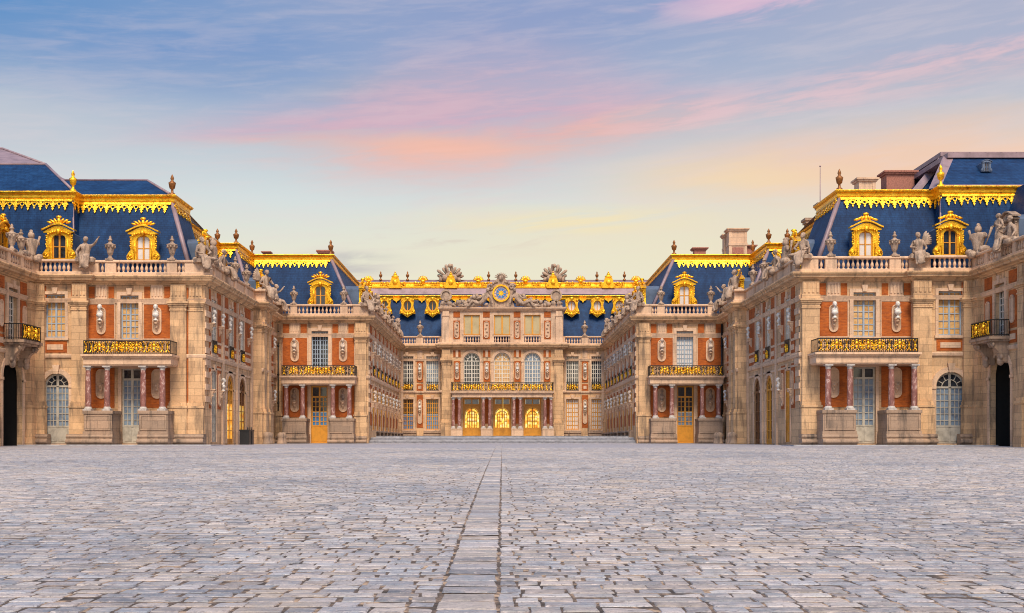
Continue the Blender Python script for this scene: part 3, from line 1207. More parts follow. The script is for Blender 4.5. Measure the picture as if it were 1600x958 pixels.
def seated(seed, armL, armR, lean=0., turn=0., spread=.17, drape=True, reach=.52):
    """seated stone figure, origin on the seat edge; faces -Y, legs hang over the front"""
    J = {'pelvis': (0, .05, .15, .17), 'waist': (lean * .25, .04, .38, .145), 'chest': (lean * .6, .0, .66, .175),
         'neck': (lean * .9, -.02, .86, .062), 'skull': (lean, -.04, .98, .075)}
    E = [('pelvis', 'waist'), ('waist', 'chest'), ('chest', 'neck'), ('neck', 'skull')]
    for q, n, arm in ((-1, 'l', armL), (1, 'r', armR)):
        J['sh' + n] = (lean * .65 + q * .21, .0, .735, .082)
        J['el' + n] = (*arm[0], .058)
        J['ha' + n] = (*arm[1], .04)
        E += [('chest', 'sh' + n), ('sh' + n, 'el' + n), ('el' + n, 'ha' + n)]
        off = .08 if q * (1 if seed % 2 else -1) > 0 else 0.
        J['hi' + n] = (q * .11, -.06, .13, .13)
        J['kn' + n] = (q * spread, -reach + off, .17 + off, .095)
        J['an' + n] = (q * (spread - .03), -reach - .06 + off * .3, -.34 + off, .055)
        J['to' + n] = (q * (spread + .02), -reach - .20, -.40 + off, .04)
        E += [('pelvis', 'hi' + n), ('hi' + n, 'kn' + n), ('kn' + n, 'an' + n), ('an' + n, 'to' + n)]
    mb = MB()
    mb.add(*skin_mesh(J, E, 2, .016, seed), smooth=True)
    add_head(mb, (lean, -.06, 1.04), .125, turn)
    for n, arm in (('l', armL), ('r', armR)):
        a, b = Vector(arm[0]), Vector(arm[1])
        hand(mb, b, .045, b - a)
    if drape:
        K = {'a': (0, -.02, .16, .24), 'b': (.02, -.30, .14, .235), 'c': (.0, -.50, .02, .20), 'd': (.02, -.54, -.22, .19), 'e': (-.02, -.56, -.42, .22)}
        mb.add(*skin_mesh(K, [('a', 'b'), ('b', 'c'), ('c', 'd'), ('d', 'e')], 2, .05, seed + 5), smooth=True)
        K = {'a': (-.2, .1, .2, .12), 'b': (-.24, .16, .5, .09), 'c': (-.1, .15, .75, .08), 'd': (.14, .05, .80, .07)}
        mb.add(*skin_mesh(K, [('a', 'b'), ('b', 'c'), ('c', 'd')], 2, .03, seed + 9), smooth=True)
    return mb


def lumps(mb, pts, seed, fold=.05, n=8):
    r = random.Random(seed)
    for x, y, z, q in pts:
        rot = Matrix.Rotation(r.uniform(0, 3), 3, 'Z') @ Matrix.Rotation(r.uniform(-.6, .6), 3, 'X')
        ball(mb, (x, y, z), (q * r.uniform(.8, 1.25), q * r.uniform(.8, 1.1), q * r.uniform(.75, 1.1)), n, rot)


FIG = {}


def make_figures():
    st = 'statue_stone'
    # 1 seated, one arm stretched out and up
    b = seated(1, ((-.40, .06, .46), (-.34, -.04, .16)), ((.42, -.18, .80), (.62, -.34, 1.08)), .02, -.5)
    FIG['reach'] = b.mesh('statue_reaching', st)
    # 2 seated, both hands in the lap over a round shield
    b = seated(2, ((-.33, -.12, .44), (-.16, -.36, .36)), ((.36, -.10, .46), (.18, -.36, .38)), -.03, .3)
    lathe(b, (.30, -.36, .05), [(.02, .0), (.26, .03), (.30, .07), (.2, .13), (.03, .17)], 14)
    FIG['shield'] = b.mesh('statue_shield', st)
    # 3 seated, winged
    b = seated(3, ((-.38, -.1, .48), (-.22, -.40, .42)), ((.32, .02, .44), (.26, -.28, .34)), -.05, .45)
    for k in range(7):
        a = .25 + k * .17
        L = .95 - k * .07
        c, s = cos(a), sin(a)
        tube(b, [(.12, .2, .62), (.16 + .35 * L * s, .28, .62 + .35 * L * c), (.16 + .62 * L * s, .30, .60 + .62 * L * c), (.16 + .80 * L * s, .28, .54 + .8 * L * c)], .075, 6, taper=[.7, 1.2, 1.0, .35])
    FIG['wing'] = b.mesh('statue_winged', st)
    # 4 seated, leaning on an elbow, looking along the roof
    b = seated(4, ((-.44, .05, .5), (-.50, -.12, .22)), ((.30, -.16, .50), (.04, -.40, .52)), -.1, 1.0, .2)
    lumps(b, [(-.5, 0, .08, .2), (-.45, -.25, .0, .17), (.42, -.05, .06, .2)], 4)
    FIG['lean'] = b.mesh('statue_leaning', st)
    # 5 armour trophy: empty cuirass, helmet, shields and banners
    b = MB()
    K = {'a': (0, 0, .10, .30), 'b': (0, 0, .45, .22), 'c': (0, -.02, .85, .30), 'd': (0, 0, 1.10, .15), 'e': (0, 0, 1.18, .10),
         'l': (-.36, 0, 1.02, .13), 'll': (-.46, 0, .82, .10), 'r': (.36, 0, 1.02, .13), 'rr': (.46, 0, .82, .10)}
    b.add(*skin_mesh(K, [('a', 'b'), ('b', 'c'), ('c', 'd'), ('d', 'e'), ('c', 'l'), ('l', 'll'), ('c', 'r'), ('r', 'rr')], 2, .03, 3), smooth=True)
    lathe(b, (0, 0, 1.16), [(.12, 0), (.16, .05), (.18, .14), (.15, .26), (.05, .34), (.01, .36)], 10)
    ball(b, (0, .04, 1.5), (.04, .2, .12), 8)
    lathe(b, (-.42, -.12, .05), [(.02, .0), (.26, .08), (.30, .2), (.22, .34), (.02, .42)], 10)
    lumps(b, [(.42, -.05, .2, .24), (-.2, -.2, .08, .2), (.2, -.22, .06, .22), (.5, .1, .05, .16)], 9)
    for q in (-1, 1):
        tube(b, [(q * .2, .15, .3), (q * .45, .18, .9), (q * .62, .18, 1.35)], .045, 6, taper=[1, 1, 1.6])
    FIG['armour'] = b.mesh('trophy_armour', st)
    # 6 standing draped figure
    J = {'pelvis': (0, 0, .95, .17), 'waist': (0, 0, 1.12, .145), 'chest': (0, -.02, 1.36, .17), 'neck': (0, -.02, 1.55, .06), 'skull': (0, -.03, 1.65, .07)}
    E = [('pelvis', 'waist'), ('waist', 'chest'), ('chest', 'neck'), ('neck', 'skull')]
    for q, n in ((-1, 'l'), (1, 'r')):
        J['s' + n] = (q * .2, 0, 1.44, .08)
        J['e' + n] = (q * .33, -.03, 1.18, .055)
        J['h' + n] = (q * .22, -.24, 1.06 + .1 * q, .04)
        J['t' + n] = (q * .1, 0, .9, .12)
        J['k' + n] = (q * .12, -.06, .5, .085)
        J['a' + n] = (q * .12, 0, .1, .055)
        J['f' + n] = (q * .14, -.15, .04, .04)
        E += [('chest', 's' + n), ('s' + n, 'e' + n), ('e' + n, 'h' + n), ('pelvis', 't' + n), ('t' + n, 'k' + n), ('k' + n, 'a' + n), ('a' + n, 'f' + n)]
    b = MB()
    b.add(*skin_mesh(J, E, 2, .016, 6), smooth=True)
    K = {'a': (0, .02, 1.0, .22), 'b': (.02, 0, .6, .25), 'c': (-.02, .02, .12, .28), 'd': (-.18, .05, 1.3, .1), 'e': (.1, -.05, 1.48, .09)}
    b.add(*skin_mesh(K, [('a', 'b'), ('b', 'c'), ('a', 'd'), ('d', 'e')], 2, .05, 12), smooth=True)
    add_head(b, (0, -.05, 1.70), .12, .3)
    for q in (-1, 1):
        hand(b, (q * .22, -.24, 1.06 + .1 * q), .045, (-q * .5, -1, -.2))
    FIG['stand'] = b.mesh('statue_standing', st)
    # 7 reclining figure that fills the pediment beside the clock
    J = {'pelvis': (0, 0, .25, .22), 'waist': (.22, 0, .46, .19), 'chest': (.42, -.02, .78, .23), 'neck': (.50, -.02, 1.06, .08), 'skull': (.54, -.04, 1.2, .09),
         'sl': (.22, -.05, .92, .10), 'el': (.0, -.14, .66, .07), 'hl': (-.28, -.16, .62, .05),
         'sr': (.64, -.0, .84, .10), 'er': (.86, -.06, .56, .08), 'hr': (.90, -.12, .2, .055),
         'hil': (-.1, -.1, .22, .16), 'knl': (-.62, -.2, .46, .12), 'anl': (-.86, -.2, .04, .07), 'tol': (-1.04, -.22, .03, .05),
         'hir': (-.08, .08, .2, .16), 'knr': (-.7, .02, .2, .12), 'anr': (-1.25, -.05, .08, .07), 'tor': (-1.42, -.1, .10, .05)}
    E = [('pelvis', 'waist'), ('waist', 'chest'), ('chest', 'neck'), ('neck', 'skull'), ('chest', 'sl'), ('sl', 'el'), ('el', 'hl'), ('chest', 'sr'), ('sr', 'er'), ('er', 'hr'),
         ('pelvis', 'hil'), ('hil', 'knl'), ('knl', 'anl'), ('anl', 'tol'), ('pelvis', 'hir'), ('hir', 'knr'), ('knr', 'anr'), ('anr', 'tor')]
    b = MB()
    b.add(*skin_mesh(J, E, 2, .02, 7), smooth=True)
    add_head(b, (.55, -.06, 1.28), .15, -.4)
    hand(b, (-.28, -.16, .62), .055, (-1, 0, 0))
    hand(b, (.90, -.12, .2), .055, (.2, -.3, -1))
    K = {'a': (.2, .1, .3, .2), 'b': (-.3, .0, .22, .22), 'c': (-.8, .05, .1, .18), 'd': (-1.3, .05, .06, .13)}
    b.add(*skin_mesh(K, [('a', 'b'), ('b', 'c'), ('c', 'd')], 2, .06, 2), smooth=True)
    FIG['recline'] = b.mesh('statue_reclining', st)
    # bust
    b = MB()
    lathe(b, (0, 0, 0), [(.13, 0), (.13, .05), (.07, .08), (.06, .15), (.10, .19)], 10)
    J = {'c': (0, 0, .34, .17), 'n': (0, -.02, .56, .065), 'h': (0, -.03, .64, .07), 'l': (-.20, .02, .42, .10), 'r': (.20, .02, .42, .10)}
    b.add(*skin_mesh(J, [('c', 'n'), ('n', 'h'), ('c', 'l'), ('c', 'r')], 2, .02, 1), smooth=True)
    ball(b, (0, -.03, .30), (.20, .13, .15), 8)
    add_head(b, (0, -.04, .74), .135, .15)
    FIG['bust'] = b.mesh('bust_marble', 'marble_white')
    m = FIG['bust'].copy()
    m.materials.clear()
    m.materials.append(M['statue_stone'])
    FIG['bust_grey'] = m
    m = FIG['bust'].copy()
    m.materials.clear()
    m.materials.append(M['bust_worn'])
    FIG['bust_worn'] = m
    # flaming urn
    b = MB()
    box(b, F(0, 0, 1, 0, 0, -1), -.26, .26, -.26, .26, 0, .10)
    lathe(b, (0, 0, .1), [(.20, 0), (.20, .05), (.12, .10), (.10, .22), (.16, .30), (.20, .42), (.25, .66), (.30, .84), (.36, .90), (.36, .96), (.24, 1.0), (.14, 1.06), (.09, 1.14), (.12, 1.22), (.17, 1.26), (.10, 1.32), (.07, 1.40), (.09, 1.45), (.01, 1.56)], 14)
    for k in range(8):
        a = 2 * pi * k / 8
        ball(b, (.30 * cos(a), .30 * sin(a), .90), (.08, .08, .11), 6)
    FIG['urn'] = b.mesh('urn_stone', st)
    # seat block under seated figures
    b = MB()
    box(b, F(0, 0, 1, 0, 0, -1), -.42, .42, -.40, .40, -.06, .12)
    lumps(b, [(-.3, .1, .05, .2), (.3, .05, .05, .22), (0, .2, .1, .25)], 2)
    FIG['seat'] = b.mesh('rock_seat', st)
    # ridge trophy: fan of banners and weapons round a helmet
    b = MB()
    K = {'a': (0, 0, .15, .55), 'b': (0, 0, .75, .45), 'c': (0, 0, 1.2, .28), 'l': (-.8, 0, .3, .35), 'r': (.8, 0, .3, .35)}
    b.add(*skin_mesh(K, [('a', 'b'), ('b', 'c'), ('a', 'l'), ('a', 'r')], 2, .12, 8), smooth=True)
    for k, a in enumerate((-1.25, -.95, -.55, -.28, .12, .45, .75, 1.05, 1.3)):
        L = (1.5, 1.75, 1.55, 1.7, 1.75, 1.5, 1.7, 1.55, 1.6)[k]
        c, s = cos(a), sin(a)
        tube(b, [(s * .3, 0, .2 + c * .3), (s * L * .6, (-1) ** k * .15, .2 + c * L * .6), (s * L * .85, (-1) ** k * .12, .2 + c * L * .85), (s * L * 1.02, (-1) ** k * .1, .2 + c * L * 1.02)], .13, 6, taper=[1., 1.2, 1.7, .9])
    ball(b, (0, -.1, 1.75), (.26, .26, .26), 8)
    lumps(b, [(-.5, -.3, .3, .4), (.5, -.3, .3, .42), (0, -.4, .5, .4), (-1.0, -.1, .15, .3), (1.0, -.1, .15, .3)], 5)
    FIG['fan'] = b.mesh('ridge_trophy', st)


make_figures()


def statue(kind, label, loc, rz=0., s=1.4, mirror=False, group='stone statues along the balustrades', seat=True, name=None):
    o = put(FIG[kind], name or ('armour_trophy' if kind == 'armour' else 'stone_statue'), loc, rz, s, None, mirror)
    tag(o, label, 'trophy' if kind in ('armour', 'fan') else 'statue', group)
    if seat and kind in ('reach', 'shield', 'wing', 'lean'):
        put(FIG['seat'], 'seat_block', (0, 0, 0), 0, 1, o)
    return o


def urn(label, loc, s=1.0, rz=0.):
    return tag(put(FIG['urn'], 'stone_urn', loc, rz, s), label, 'urn', 'stone urns on the balustrades')


def bust(label, f, u, z, d=.25, s=1.15, kind='bust'):
    return tag(put(FIG[kind], 'marble_bust', f(u, d, z), f.ang(), s), label, 'bust', 'busts on wall brackets')
# ------------------------------------------------------------------ layout
def PX(px, Y): return (px - 785) * Y / 1800
def PZ(py, Y): return .1 + (691 - py) * Y / 1800


GP = [(-60, -2.2), (0, -1.0), (6.4, -.86), (12.4, -.73), (20, -.62), (30, -.51), (45, -.37), (60, -.25), (72, -.15), (78, -.10), (103, 0), (140, .02), (400, .05)]


def ground_z(y):
    return float(np.interp(y, [p[0] for p in GP], [p[1] for p in GP]))


YM, XM, YF, XA = 101.5, -11.8, 132.0, 6.9
COURT_Z = .66
HAND = {1: 'left-hand', -1: 'right-hand'}


# ------------------------------------------------------------------ ground
def build_ground():
    xs = list(np.linspace(-700, -60, 8)) + list(np.linspace(-50, 50, 41)) + list(np.linspace(60, 700, 8))
    ys = [-700, -200, -60] + list(np.linspace(-40, 130, 120)) + [160, 250, 500, 1200]
    mb = MB()
    n = len(xs)
    vs = [(x, y, ground_z(y)) for y in ys for x in xs]
    fs = [(j * n + i, j * n + i + 1, (j + 1) * n + i + 1, (j + 1) * n + i) for j in range(len(ys) - 1) for i in range(n - 1)]
    mb.add(vs, fs)
    tag(mb.build('ground', 'paving', None, False), kind='structure')
    # sandy bed the near setts are laid in, coloured dark for joint shade
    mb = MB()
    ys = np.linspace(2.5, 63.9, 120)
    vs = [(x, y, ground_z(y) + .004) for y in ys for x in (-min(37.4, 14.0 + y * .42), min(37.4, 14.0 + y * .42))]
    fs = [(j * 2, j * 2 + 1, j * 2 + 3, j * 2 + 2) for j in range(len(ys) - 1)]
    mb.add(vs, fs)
    tag(mb.build('paving_bed', 'joint_sand_shade', None, False), kind='structure')
    # setts
    V, FA, T = [], [], []
    y = 3.0
    base = .87 * np.array([[.365, .365, .40], [.305, .33, .375], [.43, .39, .38], [.23, .25, .295], [.43, .385, .355], [.335, .355, .405], [.46, .45, .46]])
    strip = (-.385, -.025)

    def dense_sett(co, c, zt, b):
        # worn, slightly domed top with its own relief
        nu, nv = 7, 6
        o = len(V)
        t0, t1 = rng.uniform(-.012, .012, 2)
        for j in range(nv):
            for i in range(nu):
                s, t = (0, .035, .2, .5, .8, .965, 1)[i], (0, .05, .3, .7, .95, 1)[j]
                p = (co[0] * (1 - s) + co[1] * s) * (1 - t) + (co[3] * (1 - s) + co[2] * s) * t
                e = min(s, 1 - s, t, 1 - t)
                edge = i in (0, nu - 1) or j in (0, nv - 1)
                h = mnoise.noise((p[0] * 9, p[1] * 9, 1.7)) * .0028 + mnoise.noise((p[0] * 26, p[1] * 26, 5.1)) * .0026
                dome = -.011 if edge else -.0022 * max(0., 1 - e * 4)
                if edge:
                    p = p + rng.uniform(-.004, .004, 2)
                V.append((p[0], p[1], zt + dome + h + (p[0] - c[0]) * t0 + (p[1] - c[1]) * t1))
        for j in range(nv - 1):
            for i in range(nu - 1):
                a = o + j * nu + i
                FA.append((a, a + 1, a + nu + 1, a + nu))
        T.extend([(*b, 1.)] * (nu * nv))

    def sett(x0, x1, y0, y1, zt):
        gx = rng.uniform(.004, .012)
        gy = rng.uniform(.004, .011)
        j = rng.uniform(-.009, .009, (4, 2))
        co = np.array([[x0 + gx, y0 + gy], [x1 - gx, y0 + gy], [x1 - gx, y1 - gy], [x0 + gx, y1 - gy]]) + j
        c = co.mean(0)
        b = base[rng.integers(len(base))] * rng.uniform(.62, 1.25)
        if y0 < 31:
            dense_sett(co, c, zt, b)
            return
        tilt = rng.uniform(-.010, .010, 2)
        o = len(V)
        for ring_, (k, dz) in enumerate(((1.0, -.012), (.975, -.001), (.75, .002))):
            for p in co:
                q = c + (p - c) * k
                V.append((q[0], q[1], zt + dz + (q[0] - c[0]) * tilt[0] + (q[1] - c[1]) * tilt[1] + (rng.uniform(-.003, .003) if ring_ else 0)))
        for r_ in (0, 4):
            for k in range(4):
                l = (k + 1) % 4
                FA.append((o + r_ + k, o + r_ + l, o + r_ + 4 + l, o + r_ + 4 + k))
        FA.append((o + 8, o + 9, o + 10, o + 11))
        T.extend([(*b, 1.)] * 12)
    while y < 64:
        dy = rng.uniform(.135, .20)
        hw = min(37, 14.0 + y * .42)
        z = ground_z(y + dy / 2) + .0105
        for sgn in (-1, 1):
            x = strip[0] if sgn < 0 else strip[1]
            x += sgn * .002
            first = True
            while abs(x) < hw:
                w = rng.uniform(.14, .33) * (.6 if first else 1)
                first = False
                a, b = sorted((x, x + sgn * w))
                sett(a, b, y, y + dy, z + rng.normal(0, .002))
                x += sgn * w
        y += dy
    y = 3.0
    while y < 74:
        dy = rng.uniform(.18, .36)
        sett(strip[0] + .001, strip[1] - .001, y, y + dy, ground_z(y + dy / 2) + .0125 + rng.normal(0, .002))
        y += dy
    me = bpy.data.meshes.new('setts')
    me.from_pydata(V, [], FA)
    at = me.attributes.new('tint', 'FLOAT_COLOR', 'POINT')
    at.data.foreach_set('color', np.array(T, dtype=np.float32).ravel())
    me.materials.append(M['sett'])
    o = bpy.data.objects.new('courtyard_paving', me)
    COL.objects.link(o)
    tag(o, kind='structure')
    # narrow stone kerb strips at the foot of the nearest fronts
    for S, yn, x0, x1 in ((1, 77.0, -31.0, -18.6), (-1, 75.4, -31.0, -18.2)):
        mb = MB()
        box(mb, front(S, yn), x0, x1, .2, 3.4, -.5, ground_z(yn - 3) + .075)
        tag(mb.build('kerb_strip', 'step_stone', None, False), kind='structure')
    # raised marble court and its flight of steps
    mb = MB()
    mb.add([(XM, 104.3, COURT_Z), (-XM, 104.3, COURT_Z), (-XM, YF + .3, COURT_Z + .12), (XM, YF + .3, COURT_Z + .12)], [(0, 1, 2, 3)])
    tag(mb.build('court_floor', 'step_stone', None, False), kind='structure')
    mb = MB()
    f = front(1, 101.7)
    n = 5
    for k in range(n):
        z0, z1 = COURT_Z * k / n - .02, COURT_Z * (k + 1) / n
        box(mb, f, XM + .02 + (.0 if k else -.15), -XM - .02 + (.0 if k else .15), -2.9, -.5 * k, z0, z1 - .05)
        box(mb, f, XM + .02, -XM - .02, -2.9, -.5 * k + .04, z1 - .05, z1)
    tag(mb.build('stone_steps', 'step_stone'), 'wide flight of low grey steps up to the inner court', 'steps')


build_ground()


def bench(mb, f, u0, u1, d, zb=-.3):
    """two rounded courses of stone seat running along the foot of a wall"""
    for a, b, z0, z1 in ((.30, 0, .02, .30), (.16, 0, .34, .60)):
        n = 5
        pts = [(d + a - .12 + .12 * sin(pi * k / n), z0 + (z1 - z0) * (.5 - .5 * cos(pi * k / n))) for k in range(n + 1)]
        vs = []
        for u in (u0, u1):
            vs += [f(u, -.02, z0)] + [f(u, dd, z) for dd, z in pts] + [f(u, -.02, z1)]
        m = n + 3
        mb.add(vs, [tuple(range(m)), tuple(range(2 * m - 1, m - 1, -1))] + [(k, (k + 1) % m, (k + 1) % m + m, k + m) for k in range(m)])
    box(mb, f, u0 + .02, u1 - .02, -.02, d + .10, zb, .64)


def bench_part(par, f, u0, u1, d, zb=-.3, dz=0.):
    b = MB()
    bench(b, f, u0, u1, d, zb)
    if dz:
        b.v = [(x, y, z + dz) for x, y, z in b.v]
    return b.build('stone_bench', 'stone_grey', par)


def portico(par, f, P, zg, door, slab, cols, peds, rail, motifs, fillers, dc=1.55, wood='wood_grey', tall=5.63, top=6.75):
    """columned porch with a railed balcony. P: list of part lists in wall metres"""
    mb = MB()
    box(mb, f, slab[0] + .12, slab[1] - .12, -.02, dc + .32, 5.18, 5.58)
    box(mb, f, slab[0] + .18, slab[1] - .18, -.02, dc + .26, 5.10, 5.18)
    box(mb, f, slab[0], slab[1], -.02, dc + .52, 5.70, 5.84)
    box(mb, f, slab[0] + .07, slab[1] - .07, -.02, dc + .42, 5.58, 5.70)
    o = mb.build('balcony', 'stone_light', par)
    railing(o, f, rail[0], rail[1], dc + .28, 5.84, top, motifs, fillers)
    for a, b in cols:
        column(par, f, (a + b) / 2, dc, 2.16, 5.10, .188)
    for a, b in peds:
        p = MB()
        box(p, f, a, b, -.02, dc + .26, -.4, 1.95)
        box(p, f, a - .06, b + .06, -.02, dc + .33, 1.95, 2.16)
        box(p, f, a - .05, b + .05, -.02, dc + .32, .60, .80)
        box(p, f, a + .2, b - .2, 0, dc + .285, .98, 1.78)
        ring(p, f, [(a + .08, .88), (b - .08, .88), (b - .08, 1.88), (a + .08, 1.88)], [(a + .18, .98), (b - .18, .98), (b - .18, 1.78), (a + .18, 1.78)], dc + .2, dc + .31)
        bench(p, f, a - .08, b + .08, dc + .26, -.4)
        p.build('pedestal', 'stone_grey', par)


# window recipes
W_AMBER = dict(nc=4, nr=6, fm='wood_blue', pm='pane_amber')


def near_wing(S, YN, XN, q):
    hand = HAND[S]
    par = empty('palace_wing', f'brick and stone palace wing nearest the camera on the {hand} side, two golden dormers', 'palace wing', 'wings of the palace')
    f = front(S, YN)
    f2 = front(S, YN - .4)
    X = lambda p: PX(p, YN)
    X2 = lambda p: PX(p, YN - .4)
    XO, XJ = X(q['out']), X(q['jog'])
    fs = side(S, XN)
    st, tr, br = MB(), MB(), Panels()
    G0 = -.4
    # ---------- front, bay with the arched door
    w1 = [X2(p) for p in q['win1']]
    ad = [X2(p) for p in q['arch']]
    ac, ar = sum(ad) / 2, (ad[1] - ad[0]) / 2 - .12
    ah = (ac - ar, ac + ar, .02, 4.68, True)
    wall(st, f2, XO, XJ, G0, 10.62, [(w1[0], w1[1], 7.05, 9.93), ah])
    window(par, f2, w1[0], w1[1], 7.05, 9.93, 4, 6, 'wood_blue', 'pane_amber')
    surround(tr, f2, w1[0], w1[1], 7.05, 9.93, .2)
    window(par, f2, ah[0], ah[1], .03, 4.66, 6, 6, 'wood_grey', 'pane_dark', arch=True, panel=1.05, pm2='pane_pale', zs2=4.66 - ar, name='door', edge=.12, mull=.16)
    surround(tr, f2, ah[0], ah[1], 0, 4.68, .32, .09, arch=True)
    c = (w1[0] + w1[1]) / 2
    hw = (w1[1] - w1[0]) / 2
    box(br, f2, c - hw - .12, c + hw + .12, -.1, .03, 5.98 + .08, 6.82)
    box(tr, f2, c - hw + .12, c + hw - .12, -.02, .07, 6.25, 6.6)
    p1 = [X2(p) for p in q['pil1']]
    for a, b in ((XO + .95, w1[0] - .45), (w1[1] + .42, p1[0] - .03)):
        if b - a > .1:
            box(br, f2, a, b, -.1, .03, 7.0, 9.3)
            box(br, f2, a, b, -.1, .03, 6.06, 6.82)
    for a, b in ((XO + .9, w1[0] - .42), (w1[1] + .4, p1[0] - .05)):
        box(br, f2, a, b, -.1, .03, 9.74, 10.5)
    pilaster(par, f2, XO + .15, XO + .85)
    pilaster(par, f2, *p1)
    # ---------- front, porch bay
    bA, bB = [X(p) for p in q['brA']], [X(p) for p in q['brB']]
    wv = [X(p) for p in q['win2']]
    dv = [X(p) for p in q['door']]
    wall(st, f, XJ - .4, XN, G0, 10.62, [(wv[0], wv[1], 7.0, 9.9), (dv[0], dv[1], .02, 5.05)])
    window(par, f, wv[0], wv[1], 7.0, 9.9, 4, 7, 'wood_blue', 'pane_amber')
    surround(tr, f, wv[0], wv[1], 7.0, 9.9, .24, .09)
    window(par, f, dv[0], dv[1], .03, 5.03, 4, 7, 'wood_grey', 'pane_dark', panel=1.1, transom=4.3, pm2='pane_pale', zs2=4.3, name='door', edge=.11, mull=.16)
    surround(tr, f, dv[0], dv[1], 0, 5.0, .22, .07, sill=False, key=False)
    for bb in (bA, bB):
        box(br, f, bb[0], bb[1], -.1, .035, 7.02, 9.34)
        box(br, f, bb[0], bb[1], -.1, .035, 2.4, 5.05)
        ring(tr, f, [(bb[0] - .07, 6.95), (bb[1] + .07, 6.95), (bb[1] + .07, 9.38), (bb[0] - .07, 9.38)], [(bb[0], 7.02), (bb[1], 7.02), (bb[1], 9.31), (bb[0], 9.31)], -.02, .06)
        m = (bb[0] + bb[1]) / 2
        niche(tr, f, m, 7.3, 9.12, .3)
        console(tr, f, m, 8.2, .1, .8)
        niche(tr, f, m, 3.0, 5.0, .36)
        console(tr, f, m, 4.05, .1, .85)
        wv_ = (bb[1] - bb[0]) / 4
        box(br, f, bb[0] + .02, bb[0] + wv_ - .03, -.1, .03, 9.74, 10.5)
        box(br, f, bb[1] - wv_ + .03, bb[1] - .02, -.1, .03, 9.74, 10.5)
        fluted(tr, f, bb[0] + wv_ + .05, bb[1] - wv_ - .05)
        lr = ('left' if (S == 1) == (bb is bA) else 'right')
        bust(f'white bust {lr} of the window over the columned porch, {hand} near wing', f, m, 8.2, .36, 1.2)
    for k_, p in enumerate(q['pils']):
        a, b = X(p[0]), X(p[1])
        pilaster(par, f, a, b, pr=.28 if k_ == 0 else .1, m='stone')
    if S == 1:
        box(br, f, X(292.3), X(294.7), -.1, .05, 2.5, 10.4)
    cols = [[PX(p, YN - 1.55) for p in c_] for c_ in q['cols']]
    peds = [[PX(p, YN - 1.8) for p in c_] for c_ in q['peds']]
    slab = [PX(p, YN - 2) for p in q['slab']]
    rail = [PX(p, YN - 1.8) for p in q['rail']]
    rc, rh = sum(rail) / 2, (rail[1] - rail[0]) / 2
    portico(par, f, None, G0, dv, slab, cols, peds, rail, [rc + rh * k for k in (-.63, -.23, 0, .23, .63)], [rc + rh * k for k in (-.94, -.82, -.43, .43, .82, .94)])
    pl = [X(p) for p in q['pils'][-1]] if S == 1 else [X(p) for p in q['pils'][0]]
    bench_part(par, f, X(q['pils'][0][0]) - .1, XN + .1, .55, G0)
    bench_part(par, f2, p1[0] - .25, p1[1] + .3, .45, G0)
    bench_part(par, f2, XO + .05, XO + 1.2, .45, G0)
    # ---------- court side
    yW = [79.4, 84.4, 88.0, 97.4]
    if S == -1:
        yW = [78.6, 84.4, 88.0, 97.4]
    holes = []
    for i, y in enumerate(yW):
        holes.append((y - .62, y + .62, 6.15, 9.9))
    yA = (84.2, 88.1)
    for y in yA:
        holes.append((y - 1.05, y + 1.05, G0 + .1, 5.0, True))
    for y in (yW[0], yW[3]):
        holes.append((y - .6, y + .6, .1, 5.0))
    wall(st, fs, YN + .6, YM + .3, G0, 10.62, holes)
    for i, y in enumerate(yW):
        window(par, fs, y - .62, y + .62, 6.15, 9.88, 4, 8, 'wood_white', 'pane_dark' if S == 1 else 'pane_amber', d=-.09)
        surround(tr, fs, y - .62, y + .62, 6.15, 9.9, .2, .05)
        rl = MB()
        for k in range(9):
            u = y - .6 + 1.2 * k / 8
            box(rl, fs, u - .012, u + .012, .08, .105, 6.2, 7.05)
        box(rl, fs, y - .64, y + .64, .07, .115, 7.03, 7.1)
        ro = rl.build('window_railing', 'iron', par)
        gl = MB()
        gilt_cartouche(gl, fs, y, .12, 6.2, .8)
        gl.build('gilding', 'gold', ro)
    for k_a, y in enumerate(yA):
        window(par, fs, y - 1.05, y + 1.05, G0 + .1, 4.98, 4, 5, 'wood_brown' if k_a else 'wood_ochre', 'pane_dark', d=-.14, arch=True, panel=.5, name='door', edge=.16, mull=.2, pm2='lit_room' if S == 1 else None, zs2=2.9)
        surround(tr, fs, y - 1.05, y + 1.05, 0, 5.0, .34, .05, arch=True, key=False)
    for y in (yW[0], yW[3]):
        window(par, fs, y - .6, y + .6, .1, 4.98, 4, 7, 'wood_grey' if S == 1 else 'wood_ochre', 'pane_pale' if S == 1 else 'pane_amber', d=-.09, panel=.7)
        surround(tr, fs, y - .6, y + .6, .1, 5.0, .2, .05, sill=False)
    # brick piers with busts between the windows
    bspan = [(yW[0] - 1.25, yW[0] - .9), (yW[0] + .9, yW[0] + 1.9), (82.4, 83.5), (85.35, 87.05), (88.9, 90.9), (95.2, 96.5), (98.3, 99.9)]
    if S == -1:
        bspan[0] = (YN + 1.35, yW[0] - .9)
    nth = ('nearest the camera', 'second from the camera', 'third from the camera', 'fourth from the camera', 'fifth from the camera', 'sixth from the camera', 'seventh from the camera')
